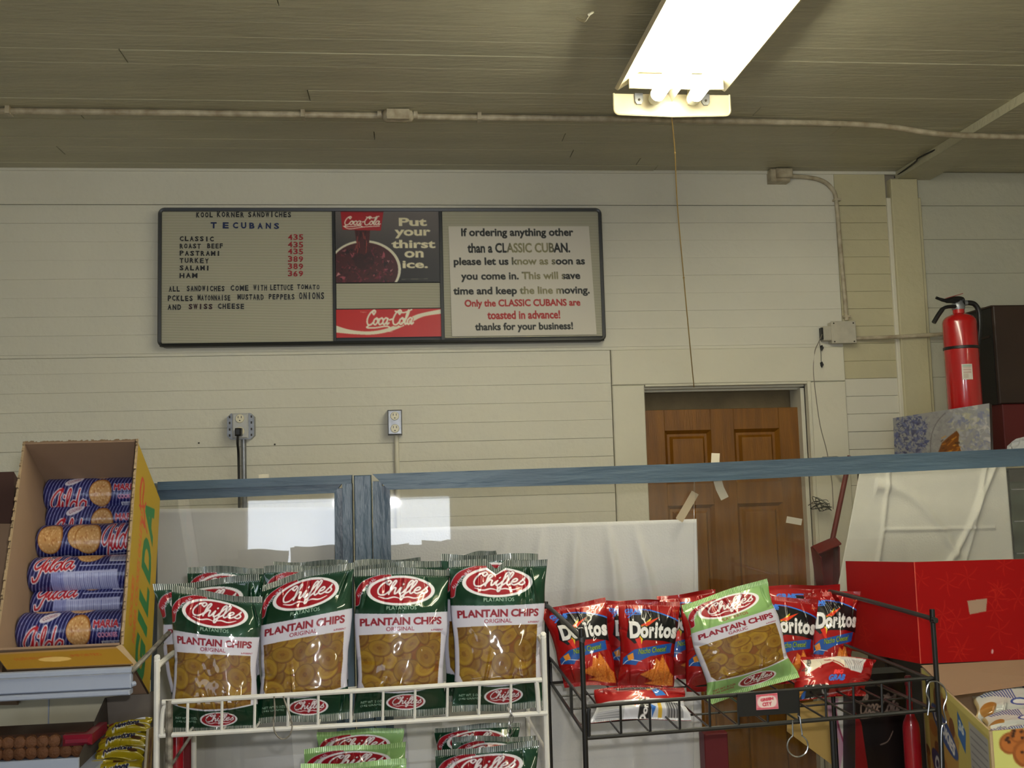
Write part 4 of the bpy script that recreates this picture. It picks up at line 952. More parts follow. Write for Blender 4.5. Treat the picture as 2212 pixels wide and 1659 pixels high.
# ================================================================== PRINTS OF THE PACKETS
foil = print_mat('snack_foil', .40, coat=1.0, coat_rough=.045, metal_attr=True, spec=.2)
matte = print_mat('carton_print', .6)
whitewire = mat('white_coated_wire', (206, 204, 198), .4, noise=.1, nscale=40)
dirty = mat('dirty_chrome', (168, 162, 150), .4, metal=.3, noise=.6, nscale=60, tint=(50, 44, 36))
blackwire = mat('black_coated_wire', (24, 23, 22), .35)
chrome = mat('chrome_wire', (170, 170, 170), .2, metal=.9)
def design_plantain(theme, seed=1):
    W, H = 260, 416; g = (4, 48, 28, .35) if theme == 'green' else (126, 164, 100, .1)
    cv = Canvas(W, H, g); rs = np.random.RandomState(seed)
    wh = (184, 182, 196); rd = (140, 12, 30); ink = (122, 14, 34)
    # chips window with white surround
    top = lambda u: (.305+.012*math.sin(u*3.1))*H
    cv.poly([(0, .305*H)]+[(u*W, top(u)) for u in np.linspace(0, 1, 12)]+[(W, .80*H)]+[(u*W, (.80+.045*math.sin(u*math.pi))*H) for u in np.linspace(1, 0, 14)], wh)
    win = [(.045*W, .452*H), (.93*W, .448*H), (.95*W, .62*H), (.93*W, .80*H), (.7*W, .828*H), (.4*W, .832*H), (.1*W, .81*H), (.05*W, .76*H)]
    m = cv.poly(win, (104, 58, 12)); keep = cv.a.copy()
    cs = []
    for j in range(6):
        for i in range(6): cs.append(((.06+.17*i+rs.uniform(-.05, .05)+.08*(j % 2))*W, (.46+.075*j+rs.uniform(-.02, .02))*H))
    rs.shuffle(cs)
    for (x, y) in cs:
        rx, ry, ro = rs.uniform(22, 38), rs.uniform(14, 32), rs.uniform(0, 3.1); b = rs.uniform(-14, 14)
        cv.ell(x+2, y+3, rx, ry, (88, 46, 8), ro, .7); cv.ell(x, y, rx, ry, (104+b, 74+b, 18), ro); cv.ell(x, y, rx*.90, ry*.90, (124+b, 93+b, 24), ro)
        cv.ell(x+1, y+1, rx*.62, ry*.62, (108+b, 72+b, 16), ro, .45); cv.ell(x, y, rx*.24, ry*.2, (84+b, 50+b, 10), ro, .5)
        for k in range(5):
            a = rs.uniform(0, 6.28); cv.stroke([(x, y), (x+math.cos(a)*rx*.4, y+math.sin(a)*ry*.4)], 1.2, (110, 66, 12), alpha=.7)
    for k in range(260):
        x, y = rs.uniform(.05, .95)*W, rs.uniform(.45, .83)*H; cv.ell(x, y, 1, 1, (120, 74, 14), alpha=.5)
    new = cv.a.copy(); cv.a = keep.copy(); cv.a[:] = keep; base = keep
    m3 = m[..., None]; bg = Canvas(W, H, g); 
    cv.a = np.where(m3, new, base)
    # headline
    cv.text('PLANTAIN CHIPS', .06*W, .342*H, .93*W, .394*H, ink, bold=.035, space=.95)
    sub = 'ORIGINAL' if theme == 'green' else 'GARLIC'
    cv.text(sub, (.34 if theme == 'green' else .38)*W, .405*H, (.64 if theme == 'green' else .60)*W, .432*H, ink, bold=.005)
    cv.text('6-PARENT', .82*W, .425*H, .95*W, .438*H, ink, bold=.01)
    pl = (176, 196, 182) if theme == 'green' else (140, 30, 40)
    cv.text('PLATANITOS', .34*W, .264*H, .66*W, .290*H, pl, bold=.004)
    # ribbon ALL NATURAL
    rp = [(.015*W, .235*H), (.035*W, .165*H), (.10*W, .105*H), (.22*W, .072*H), (.36*W, .058*H)]
    cv.stroke(rp, 18, wh); cv.stroke(rp, 15, rd)
    cv.text('ALL NATURAL', -.02*W, .118*H, .26*W, .140*H, wh, bold=.02, rot=-.80)
    # logo
    def logo(cx, cy, rx, ry, w):
        cv.ell(cx, cy, rx*1.10, ry*1.16, (214, 212, 216)); cv.ell(cx, cy, rx*.98, ry*.98, rd)
        script(cv, 'Chifles', cx-rx*.80, cy-ry*.72, cx+rx*.86, cy+ry*.30, w, (220, 214, 218), outline=(2.4, (96, 6, 22)), rise=ry*.10)
        for s in (-1, 1): cv.stroke([(cx+s*rx*.02, cy+ry*.62), (cx+s*rx*.22, cy+ry*.50), (cx+s*rx*.46, cy+ry*.60), (cx+s*rx*.72, cy+ry*.42)], w*.75, (220, 214, 218), taper=True)
        cv.stroke([(cx, cy+ry*.15), (cx-rx*.02, cy+ry*.74)], w*.7, (220, 214, 218), taper=True)
    logo(.49*W, .158*H, .335*W, .090*H, 4.8)
    logo(.56*W, .905*H, .195*W, .046*H, 2.8)
    cv.text('NET WT. 5 OZS.', .07*W, .885*H, .32*W, .901*H, pl, bold=.01); cv.text('(142 GRAMS)', .07*W, .908*H, .30*W, .925*H, pl, bold=.01)
    # crimped seals
    dk, lt = ((10, 26, 20, .2), (176, 180, 172, .1)) if theme == 'green' else ((110, 150, 84, .3), (190, 220, 160, .3))
    for (a, b) in ((0, .046), (.958, 1)):
        cv.rect(0, a*H, W, b*H, dk)
        for k in range(54): cv.rect((k+.15)*W/54, a*H, (k+.6)*W/54, b*H, lt)
    return cv
def design_corn():
    W, H = 200, 290; cv = Canvas(W, H, (146, 8, 12, .2)); k = (16, 16, 20, .1); rs = np.random.RandomState(4)
    cv.poly([(.16*W, .20*H), (.34*W, .115*H), (.60*W, .135*H), (1.0*W, .235*H), (1.0*W, .50*H), (.75*W, .47*H), (.42*W, .46*H), (.22*W, .50*H), (.10*W, .42*H)], k)
    cv.stroke([(.14*W, .20*H), (.34*W, .11*H), (.62*W, .135*H), (1.02*W, .24*H)], 5, (52, 108, 200))
    cv.text('GRAB', .09*W, .095*H, .36*W, .155*H, (60, 118, 214), bold=.06, rot=.03); cv.stroke([(.12*W, .165*H), (.34*W, .165*H)], 3, (60, 118, 214))
    cv.poly([(.28*W, .34*H), (.52*W, .20*H), (.40*W, .36*H), (.34*W, .52*H)], (226, 198, 40)); cv.poly([(.30*W, .30*H), (.66*W, .19*H), (.46*W, .30*H)], (214, 60, 24))
    cv.poly([(.18*W, .38*H), (.30*W, .54*H), (.36*W, .60*H), (.33*W, .44*H)], (206, 40, 24))
    for b, c in ((.11, (12, 12, 14)), (.055, (228, 226, 226))): 
        for i, (ch, x0, x1) in enumerate((('D', .15, .335), ('o', .325, .465), ('r', .475, .565), ('i', .575, .622), ('t', .632, .722), ('o', .725, .87), ('s', .875, .985))):
            y0, y1 = {'D': (.245, .440), 'o': (.310, .440), 'r': (.310, .440), 'i': (.255, .440), 't': (.265, .440), 's': (.310, .440)}[ch]
            e = 3 if b > .1 else 0
            cv.text(ch, x0*W-e, y0*H-e, x1*W+e, y1*H+e, c, bold=b)
    cv.poly([(.04*W, .72*H), (.04*W, .655*H), (.14*W, .60*H), (.22*W, .565*H), (.92*W, .49*H), (.90*W, .60*H), (.50*W, .645*H), (.30*W, .70*H), (.26*W, .74*H)], (22, 74, 150))
    cv.stroke([(.05*W, .725*H), (.14*W, .68*H), (.36*W, .70*H)], 2, (210, 214, 224))
    cv.text('Nacho Cheese!', .28*W, .540*H, .82*W, .605*H, (20, 40, 20), bold=.04, shear=.3, rot=-.10); cv.text('Nacho Cheese!', .285*W, .541*H, .815*W, .603*H, (140, 162, 40), bold=.01, shear=.3, rot=-.10)
    cv.poly([(.10*W, .63*H), (.20*W, .60*H), (.22*W, .67*H), (.13*W, .69*H)], (206, 130, 40))
    for t in (((.62, .66), (.97, .86), (.50, .90)), ((.74, .62), (.98, .92), (.60, .88)), ((.34, .84), (.62, .76), (.80, .96)), ((.44, .93), (.96, .86), (.98, .985))):
        p = [(x*W, y*H) for x, y in t]; cv.poly([(x+3, y+4) for x, y in p], (90, 20, 10), .6); m = cv.poly(p, (196, 104, 34))
        c_ = np.mean(p, 0); cv.poly([tuple(c_+(np.array(q)-c_)*.86) for q in p], (206, 118, 44))
        for k_ in range(60):
            r1, r2 = rs.rand(), rs.rand(); 
            if r1+r2 > 1: r1, r2 = 1-r1, 1-r2
            q = np.array(p[0])+(np.array(p[1])-p[0])*r1+(np.array(p[2])-p[0])*r2; cv.ell(q[0], q[1], 1.2, 1.2, (168, 70, 22) if k_ % 3 else (228, 160, 70))
    cv.ell(.93*W, .115*H, .05*W, .028*H, (150, 30, 20)); cv.stroke([(.89*W, .115*H), (.97*W, .11*H)], 1.5, (226, 120, 60))
    cv.rect(0, 0, W, .035*H, (140, 8, 12, .3)); cv.rect(0, .965*H, W, H, (140, 8, 12, .3))
    return cv
def design_corn_back():
    W, H = 240, 110; cv = Canvas(W, H, (146, 8, 12, .2))
    cv.poly([(0, .55*H), (W, .50*H), (W, H), (0, H)], (196, 196, 204)); cv.poly([(.02*W, .52*H), (.30*W, .54*H), (.32*W, H), (.02*W, H)], (168, 168, 172))
    for k in range(11): cv.rect(.04*W, (.56+.04*k)*H, .29*W, (.572+.04*k)*H, (110, 110, 116))
    cv.poly([(.46*W, .50*H), (.60*W, .56*H), (.58*W, .98*H), (.46*W, .98*H)], (20, 20, 26)); cv.text('Doritos', .40*W, .68*H, .66*W, .82*H, (230, 228, 228), bold=.05, rot=-1.35)
    cv.poly([(.40*W, .58*H), (.45*W, .56*H), (.46*W, .75*H), (.41*W, .74*H)], (190, 30, 40)); cv.poly([(.58*W, .70*H), (.64*W, .78*H), (.60*W, .95*H)], (40, 100, 180))
    cv.rect(.66*W, .55*H, .70*W, .95*H, (206, 166, 50)); cv.rect(.74*W, .60*H, .92*W, .98*H, (214, 214, 218))
    for k in range(18): cv.rect((.75+.0095*k)*W, .62*H, (.75+.0095*k+.004+.002*(k % 3))*W, .95*H, (40, 40, 46))
    cv.poly([(.20*W, .05*H), (.75*W, .02*H), (.60*W, .20*H), (.30*W, .18*H)], (14, 14, 16)); cv.poly([(.58*W, .10*H), (.66*W, .08*H), (.78*W, .40*H), (.66*W, .44*H)], (40, 110, 190))
    cv.stroke([(.62*W, .05*H), (.74*W, .20*H), (.80*W, .42*H)], 2, (220, 216, 210)); cv.poly([(.56*W, .12*H), (.62*W, .12*H), (.62*W, .24*H), (.56*W, .26*H)], (214, 160, 60))
    return cv
def design_corn_side():
    W, H = 200, 100; cv = Canvas(W, H, (146, 8, 12, .2))
    cv.poly([(.02*W, .10*H), (.45*W, 0), (.86*W, .02*H), (.80*W, .42*H), (.55*W, .32*H), (.40*W, .16*H), (.28*W, .24*H), (.10*W, .50*H)], (206, 196, 180)); cv.poly([(.50*W, .04*H), (.86*W, .02*H), (.82*W, .46*H), (.66*W, .40*H)], (188, 186, 188))
    for k in range(9): cv.stroke([(.54*W+k*6, .07*H), (.60*W+k*6, .38*H)], 1, (90, 90, 96))
    cv.stroke([(.30*W, .10*H), (.44*W, .14*H), (.56*W, .30*H)], 2.5, (150, 20, 24)); cv.text('Doritos', 0, .16*H, .16*W, .30*H, (40, 40, 44), bold=.03, rot=-1.4)
    cv.text('GRAB', .40*W, .50*H, .62*W, .66*H, (50, 110, 200), bold=.06); cv.text('BIG', .45*W, .38*H, .57*W, .49*H, (220, 60, 60), bold=.06)
    cv.poly([(.10*W, .72*H), (.40*W, .74*H), (.52*W, .98*H), (.14*W, .98*H)], (14, 14, 18)); cv.stroke([(.30*W, .72*H), (.45*W, .92*H), (.80*W, .86*H)], 2, (200, 200, 206)); cv.stroke([(.10*W, .80*H), (.20*W, .95*H)], 6, (40, 100, 190)); cv.poly([(.02*W, .86*H), (.12*W, .78*H), (.16*W, .98*H)], (214, 150, 50))
    return cv
def design_cookie_roll(kind):
    W, H = 260, 100; cv = Canvas(W, H, (26, 28, 92, .1)); rs = np.random.RandomState(hash(kind) % 7 if False else {'a': 1, 'b': 2, 'c': 3}[kind])
    for k in range(-8, 40): cv.stroke([(k*9, H), (k*9+34, 0)], 1.7, (150, 156, 206))
    def ck(x, y, rx, ry):
        cv.ell(x, y, rx, ry, (150, 92, 36)); cv.ell(x-1, y+1, rx*.92, ry*.92, (196, 150, 96))
        for a in np.linspace(0, 6.28, 20): cv.ell(x-1+math.cos(a)*rx*.78, y+1+math.sin(a)*ry*.78, 1.2, 1.2, (226, 200, 160))
        for k in range(40):
            a, d_ = rs.uniform(0, 6.28), math.sqrt(rs.rand())*.6; cv.ell(x+math.cos(a)*rx*d_, y+math.sin(a)*ry*d_, 2.2, 1.2, (170, 112, 62) if k % 2 else (222, 186, 140), rs.uniform(0, 3))
    def gil(x0, y0, x1, y1, star=True):
        script(cv, 'Gilda', x0, y0, x1, y1, 3.6, (176, 18, 36), outline=(4, (226, 222, 230)), rise=5)
        if star:
            sx, sy = x0+(x1-x0)*.36, y0-2
            cv.poly([(sx+(7 if k % 2 == 0 else 3)*math.sin(k*math.pi/5), sy-(7 if k % 2 == 0 else 3)*math.cos(k*math.pi/5)) for k in range(10)], (176, 18, 36))
    if kind == 'a':
        ck(60, 2, 28, 10); ck(150, 4, 30, 12); ck(152, 46, 30, 27); cv.ell(78, 22, 24, 8, (206, 200, 214), -.3); cv.text('COOKIES', 62, 19, 94, 25, (120, 40, 70), rot=-.3)
        gil(14, 42, 118, 84); cv.text('MARIA', 186, 30, 250, 44, (216, 210, 222), bold=.09); cv.text('MARIA', 187, 31, 249, 43, (180, 20, 40), bold=.03)
        cv.text('COOKIES', 198, 50, 246, 58, (226, 150, 180), bold=.04); cv.rect(206, 64, 254, 90, (210, 212, 226))
        for k in range(16): cv.rect(209+k*2.7, 66, 210.2+k*2.7, 88, (60, 60, 110))
    if kind == 'b':
        ck(38, 40, 32, 30); ck(112, 36, 30, 26); ck(135, 42, 34, 30); cv.ell(66, 84, 24, 8, (206, 200, 214), -.2); gil(168, 16, 258, 66, False); cv.stroke([(190, 74), (246, 72)], 2, (190, 190, 220)); cv.stroke([(200, 82), (244, 80)], 2, (190, 190, 220))
        cv.text('MARIA', 186, 88, 240, 97, (180, 20, 40), bold=.04)
    if kind == 'c':
        gil(12, 14, 116, 44, False); ck(150, 10, 34, 18); cv.rect(202, 8, 252, 28, (206, 206, 222))
        for k in range(16): cv.rect(205+k*2.7, 10, 206.2+k*2.7, 26, (60, 60, 110))
        cv.stroke([(130, 34), (250, 34)], 2.5, (180, 184, 220)); cv.poly([(60, 44), (226, 42), (226, 88), (60, 92)], (140, 146, 200)); cv.poly([(92, 44), (226, 42), (226, 88), (92, 92)], (178, 182, 218))
        for k in range(34): cv.rect(64+k*4.8, 46, 65.6+k*4.8, 86, (120, 124, 180) if k % 4 else (92, 96, 160))
    return cv

# ================================================================== GREEN PACKETS
CG, CL = design_plantain('green', 1), design_plantain('light', 5)
GRP = 'green plantain chip bags on the white wire rack'
def gb(label, px, Yt, Yb, T=.036, nx=240, ny=360, seed=1, cv=None, grp=GRP, **k):
    return bag('snack_bag', label, 'bag', grp, cv or CG, px, Yt, Yb, T, nx, ny, seed, (8, 60, 38) if (cv or CG) is CG else (140, 190, 110), foil, **k)
gb('green plantain chip bag, front row, leftmost, with glare across its logo', [(371, 1264), (568, 1290), (557, 1580), (366, 1586)], 1.70, 1.665, seed=3, top_sag=(.012, 0))
gb('green plantain chip bag, front row, second from left, top edge rising right', [(566, 1262), (765, 1213), (757, 1552), (550, 1566)], 1.72, 1.675, seed=8, top_sag=(-.012, 0))
gb('green plantain chip bag, front row, third from the left, with straight top edge', [(764, 1229), (972, 1228), (964, 1541), (764, 1555)], 1.72, 1.675, seed=14, T=.040)
gb('green plantain chip bag, front row, rightmost, notch in its top edge', [(969, 1210), (1181, 1208), (1172, 1528), (977, 1541)], 1.72, 1.675, seed=21, T=.040, fold=(.48, .10, .075))
bk = dict(nx=200, ny=180, T=.022)
gb('green plantain chip bag right behind the leftmost front bag, corner sticking out', [(331, 1262), (562, 1239), (560, 1545), (372, 1555)], 1.765, 1.74, seed=31, top_sag=(.01, 0), **bk)
gb('green plantain chip bag, rearmost of the left stack, only its crimped top showing', [(404, 1223), (572, 1226), (565, 1515), (400, 1530)], 1.81, 1.79, seed=33, **bk)
gb('green plantain chip bag right behind the second front bag, its top slanting beside the first', [(571, 1224), (760, 1218), (752, 1530), (572, 1535)], 1.765, 1.745, seed=35, **bk)
gb('green plantain chip bag, rearmost of the second stack, dark top edge showing', [(590, 1214), (752, 1210), (750, 1500), (585, 1510)], 1.81, 1.79, seed=37, **bk)
gb('green plantain chip bag right behind the third front bag', [(765, 1222), (967, 1208), (960, 1515), (768, 1525)], 1.765, 1.745, seed=39, **bk)
gb('green plantain chip bag, rearmost of the third stack, a sliver of its seal showing', [(766, 1211), (908, 1205), (950, 1500), (772, 1505)], 1.81, 1.79, seed=41, **bk)
gb('green plantain chip bag right behind the rightmost front bag, peeking out on its left', [(953, 1198), (1163, 1197), (1160, 1505), (960, 1520)], 1.765, 1.745, seed=43, **bk)
gb('green plantain chip bag, rearmost of the right stack, its corner pointing up', [(990, 1199), (1070, 1187), (1150, 1490), (985, 1500)], 1.81, 1.79, seed=45, **bk)
# lower level
lo = dict(nx=180, ny=240, T=.03)
G2, G3 = 'light green plantain chip bags on the lower level', 'dark green plantain chip bags on the lower level'
gb('light green bag on the lower level, rearmost of its three', [(684, 1580), (873, 1572), (870, 1800), (684, 1810)], 1.86, 1.80, seed=51, cv=CL, grp=G2, **lo)
gb('light green bag on the lower level, middle of its three', [(657, 1618), (877, 1602), (874, 1850), (660, 1860)], 1.81, 1.745, seed=53, cv=CL, grp=G2, **lo)
gb('light green bag on the lower level, nearest of its three', [(650, 1652), (878, 1640), (876, 1905), (655, 1915)], 1.745, 1.685, seed=55, cv=CL, grp=G2, **lo)
gb('dark green bag on the lower level, rearmost of its three, corner up', [(938, 1572), (1124, 1559), (1118, 1800), (945, 1810)], 1.86, 1.80, seed=57, grp=G3, **lo)
gb('dark green bag on the lower level, middle of its three', [(976, 1592), (1157, 1589), (1150, 1850), (975, 1860)], 1.81, 1.745, seed=59, grp=G3, **lo)
gb('dark green bag on the lower level, nearest of its three, logo at the picture edge', [(940, 1623), (1163, 1601), (1158, 1905), (945, 1915)], 1.745, 1.685, seed=61, grp=G3, **lo)

# ================================================================== WHITE WIRE RACK
YR = 1.63; YRB = 1.90
def R1(px, py, Y=YR): return at(px, py, Y)
rk = thing('white_wire_rack', R1(760, 1700)*np.array([1, 1, 0])+np.array([0, 0, .921]), 'white wire snack rack holding the green bags', 'rack')
rw = .0040
MB().tube(smooth_path([R1(366, 1572), R1(366, 1530), R1(369, 1517), R1(380, 1515.5), R1(760, 1493), R1(1140, 1470), R1(1155, 1471), R1(1160, 1482), R1(1164, 1540)], 4), rw, 8).build('front_rail', whitewire, rk)
MB().tube([R1(345, 1589), R1(760, 1566), R1(1182, 1540)], rw, 8).build('front_rail', whitewire, rk)
feet = []
xs_top = [406, 480, 551, 623, 688, 759, 828, 897, 967, 1036, 1104]
for x in xs_top:
    t = (x-367)/(1156-367); yt = 1516-46*t; yb = 1588-47*t
    a, b = R1(x, yt), R1(x-1.5, yb); MB().tube([a, b], .0024, 6).build('bar', whitewire, rk); feet.append(b)
zsh = np.mean([f[2] for f in feet])
def back_of(f, Yb=YRB): return np.array([f[0], Yb, f[2]])
for f in feet: MB().tube([f, back_of(f)], .0020, 6).build('shelf_wire', whitewire, rk)
L0, R0_ = R1(345, 1589), R1(1180, 1540)
MB().tube([back_of(L0), back_of(R0_)], .0030, 6).build('back_rail', whitewire, rk)
for e_ in (L0, R0_): MB().tube([e_, back_of(e_)], .0030, 6).build('side_rail', whitewire, rk)
for (X_, Z0, Z1, r, m) in ((R1(337, 1550)[0], .921, R1(337, 1445)[2], .0048, whitewire), (R1(1180, 1560)[0], .921, R1(1170, 1395)[2], .0048, whitewire)):
    s = -1 if X_ < 0 else 1
    MB().tube(smooth_path([(X_, YR+.004, Z0), (X_, YR+.004, Z1-.02), (X_, YR+.008, Z1-.005), (X_-.0*s, YR+.03, Z1+.004), (X_, YRB-.02, Z1+.002), (X_, YRB, Z1-.015), (X_, YRB, Z0)], 5), r, 8).build('post', m, rk)
a = R1(371, 1512); MB().tube([(a[0]-.004, YR, .921), (a[0]-.004, YR, a[2])], .0058, 8).build('post', dirty, rk)
a = R1(352, 1540); MB().tube(smooth_path([R1(370, 1522), R1(360, 1524), R1(353, 1532), R1(350, 1560), R1(349, 1590)], 4), .0036, 8).build('side_loop', whitewire, rk)
MB().tube([R1(1138, 1547, YR+.01), R1(1174, 1612, YR+.06), R1(1184, 1634, YR+.10)], .0028, 6).build('brace', whitewire, rk)
MB().tube([R1(420, 1578, YR+.01), R1(372, 1650, YR+.04), R1(340, 1690, YR+.05)], .0024, 6).build('brace', dirty, rk)
zlow = .932
MB().tube([(L0[0], YR, zlow), (R0_[0], YR, zlow)], .004, 6).build('front_rail', whitewire, rk); MB().tube([(L0[0], YRB, zlow), (R0_[0], YRB, zlow)], .004, 6).build('back_rail', whitewire, rk)
hk1 = MB().tube(smooth_path([R1(592, 1504, YR-.005), R1(594, 1540, YR-.008), R1(591, 1560, YR-.008), R1(594, 1582, YR-.008), R1(608, 1596, YR-.008), R1(624, 1590, YR-.008), R1(631, 1570, YR-.008), R1(626, 1545, YR-.008), R1(617, 1520, YR-.006), R1(612, 1504, YR-.005)], 5), .0013, 6).build('wire_hook', dirty); tag(hk1, 'thin bent wire loop hanging from the white rack below the second green bag', 'hook')
hk2 = MB()
for k in range(5):
    c_ = R1(1104-k*1.5+(k % 2)*2, 1540+k*13, YR-.008); hk2.tube([c_+np.array([math.cos(t)*.0035*(1 if k % 2 else .4), math.cos(t)*.002*(0 if k % 2 else 1), math.sin(t)*.0068]) for t in np.linspace(0, 6.28, 11)[:-1]], .0009, 5, closed=True)
tag(hk2.build('small_chain', chrome), 'short bit of thin chain hanging from the right end of the white rack', 'chain')

# ================================================================== RED PACKETS AND THE BLACK RACK
CD = design_corn(); GD = 'red corn chip bags on the black wire rack'
def db(label, px, Yt, Yb, T=.034, nx=170, ny=240, seed=1, cv=None, bc=(150, 10, 14), **k):
    return bag('snack_bag', label, 'bag', GD, cv or CD, px, Yt, Yb, T, nx, ny, seed, bc, foil, **k)
db('red corn chip bag leaning left, leftmost on the black rack', [(1168, 1318), (1308, 1291), (1335, 1480), (1220, 1484)], 2.12, 2.07, seed=4, creases=14)
db('red corn chip bag, second upright one from the left', [(1336, 1298), (1470, 1299), (1456, 1489), (1334, 1490)], 2.11, 2.06, seed=9, creases=14)
db('red corn chip bag squeezed between the two leftmost ones, mostly hidden', [(1300, 1297), (1424, 1296), (1420, 1470), (1318, 1476)], 2.155, 2.125, seed=12, nx=120, ny=160)
db('red corn chip bag just left of the light green bag, half covered by it', [(1470, 1306), (1600, 1306), (1598, 1490), (1482, 1494)], 2.12, 2.06, seed=16)
db('red corn chip bag behind the half-covered one, only its top showing', [(1420, 1289), (1546, 1273), (1540, 1460), (1425, 1470)], 2.16, 2.13, seed=18, nx=120, ny=160)
db('red corn chip bag just right of the light green garlic bag, wide shiny top', [(1630, 1284), (1767, 1296), (1758, 1478), (1640, 1476)], 2.11, 2.055, seed=22, creases=14)
db('red corn chip bag, rightmost upright one on the black rack', [(1735, 1280), (1857, 1277), (1838, 1462), (1744, 1468)], 2.14, 2.09, seed=26, creases=14)
db('red corn chip bag lying behind the rightmost ones, flat red edge on top', [(1660, 1266), (1816, 1262), (1810, 1450), (1670, 1455)], 2.165, 2.14, seed=28, nx=120, ny=160)
gb('light green garlic plantain chip bag tilted among the red bags', [(1472, 1306), (1655, 1249), (1725, 1462), (1530, 1522)], 1.99, 1.93, seed=70, cv=CL, grp='tilted garlic bag', T=.040, creases=14)
db('red corn chip bag lying on its side at the left front of the black rack', [(1284, 1488), (1478, 1482), (1495, 1553), (1276, 1560)], 1.87, 1.82, seed=72, cv=design_corn_back(), T=.03, nx=200, ny=100)
db('crumpled red corn chip bag lying at the right of the black rack', [(1732, 1416), (1894, 1424), (1870, 1502), (1700, 1514)], 1.965, 1.92, seed=76, cv=design_corn_side(), T=.034, nx=170, ny=100, creases=16, crease_amp=.007)
YG, YGB = 1.725, 2.175
def R2(px, py, Y=YG): return at(px, py, Y)
rb = thing('black_wire_rack', R2(1650, 1700)*np.array([1, 1, 0])+np.array([0, 0, .921]), 'black wire snack rack holding the red bags', 'rack')
MB().tube(smooth_path([R2(1272, 1594), R2(1272, 1540), R2(1275, 1528), R2(1286, 1524.5), R2(1650, 1496), R2(1990, 1466), R2(2001, 1470), R2(2004, 1482), R2(2006, 1534)], 4), .0035, 8).build('front_rail', blackwire, rb)
MB().tube([R2(1268, 1594), R2(1650, 1565), R2(2024, 1533)], .0040, 8).build('front_rail', blackwire, rb)
feet = []
for x in (1341, 1404, 1468, 1533, 1595, 1658, 1725, 1784, 1844, 1905, 1965):
    t = (x-1283)/(2010-1283); a, b = R2(x-1, 1525-59*t), R2(x+1, 1593-58*t); MB().tube([a, b], .0022, 6).build('bar', blackwire, rb); feet.append(b)
for f in feet: MB().tube([f, (f[0], YGB, f[2])], .0020, 6).build('shelf_wire', blackwire, rb)
l0, r0 = R2(1270, 1594), R2(2020, 1534)
for k in range(1, 4):
    y_ = YG+(YGB-YG)*k/4; MB().tube([(l0[0], y_, l0[2]-.004), (r0[0], y_, r0[2]-.004)], .0020, 6).build('cross_wire', blackwire, rb)
MB().tube([(l0[0], YGB, l0[2]), (r0[0], YGB, r0[2])], .0032, 6).build('back_rail', blackwire, rb)
for e_ in (l0, r0):
    h_ = (R2(1275, 1526)-R2(1272, 1594))[2]
    MB().tube([e_, (e_[0], YGB, e_[2])], .0036, 6).build('side_rail', blackwire, rb)
    MB().tube(smooth_path([(e_[0], YG, e_[2]+h_), (e_[0], YGB-.02, e_[2]+h_), (e_[0], YGB, e_[2]+h_-.012), (e_[0], YGB, e_[2])], 4), .0032, 6).build('side_rail', blackwire, rb)
a = R2(1223, 1530, 1.86); MB().box(l0[0]-.002, l0[0]+.002, 1.89, 1.905, l0[2]-.002, l0[2]+h_+.002).build('side_plate', blackwire, rb)
lt_, rt_ = R2(1255, 1381, YG-.005), R2(2016, 1339, YG-.005)
for t_, sd in ((lt_, 'l'), (rt_, 'r')):
    X_ = l0[0]-.006 if sd == 'l' else r0[0]+.004
    zb2 = t_[2]-.012
    MB().tube(smooth_path([(X_, YG-.005, .921), (X_, YG-.005, t_[2]-.02), (X_, YG-.002, t_[2]-.004), (X_, YG+.02, t_[2]+.002), (X_, YGB-.03, zb2+.012), (X_, YGB-.005, zb2), (X_, YGB, zb2-.02), (X_, YGB, .921)], 6), .0046, 10).build('post', blackwire, rb)
a = R2(1799, 1556); MB().tube([(a[0], YG+.005, .921), (a[0], YG+.005, a[2]+.0)], .0045, 8).build('post', blackwire, rb)
for z_ in (.93,): MB().tube([(l0[0], YG, z_), (r0[0], YG, z_)], .004, 6).build('front_rail', blackwire, rb)
lhq = [R2(1593, 1499, YG-.008), R2(1725, 1489, YG-.008), R2(1726, 1540, YG-.008), R2(1595, 1549, YG-.008)]
lh = MB().slab(lhq, (0, .003, 0)).build('label_holder', M['black'], rb)
stc = Canvas(50, 36, (206, 120, 134)); stc.ell(25, 18, 22, 15, (222, 200, 196), 0, 1, .8); stc.text('GREEN', 10, 9, 40, 16, (186, 40, 60), bold=.06, rot=-.08); stc.text('CITY', 14, 19, 36, 28, (186, 50, 70), bold=.06, rot=-.05)
for k in range(14): stc.ell(3+k*3.4, 3, 1.4, 1.6, (190, 40, 60)); stc.ell(3+k*3.4, 33, 1.4, 1.6, (190, 60, 76))
panel('sticker', [R2(1633, 1501, YG-.009), R2(1679, 1497, YG-.009), R2(1682, 1531, YG-.009), R2(1634, 1534, YG-.009)], stc, matte, 50, 36, lh, .0006)
rg = MB(); ce = R2(1723, 1611, YG-.006)
pts = [R2(1712, 1556, YG-.002), R2(1712, 1575, YG-.006), R2(1713, 1586, YG-.006)]
for a in np.linspace(math.radians(118), math.radians(118+304), 26): pts.append(ce+np.array([math.cos(a)*.0190, 0, math.sin(a)*.0190]))
pts += [R2(1733, 1586, YG-.006), R2(1730, 1566, YG-.006), R2(1728, 1549, YG-.006), R2(1722, 1544, YG-.002)]
tag(rg.tube(pts, .0014, 6).build('ring_hook', chrome), 'round chrome ring hook hanging under the black rack label', 'hook')
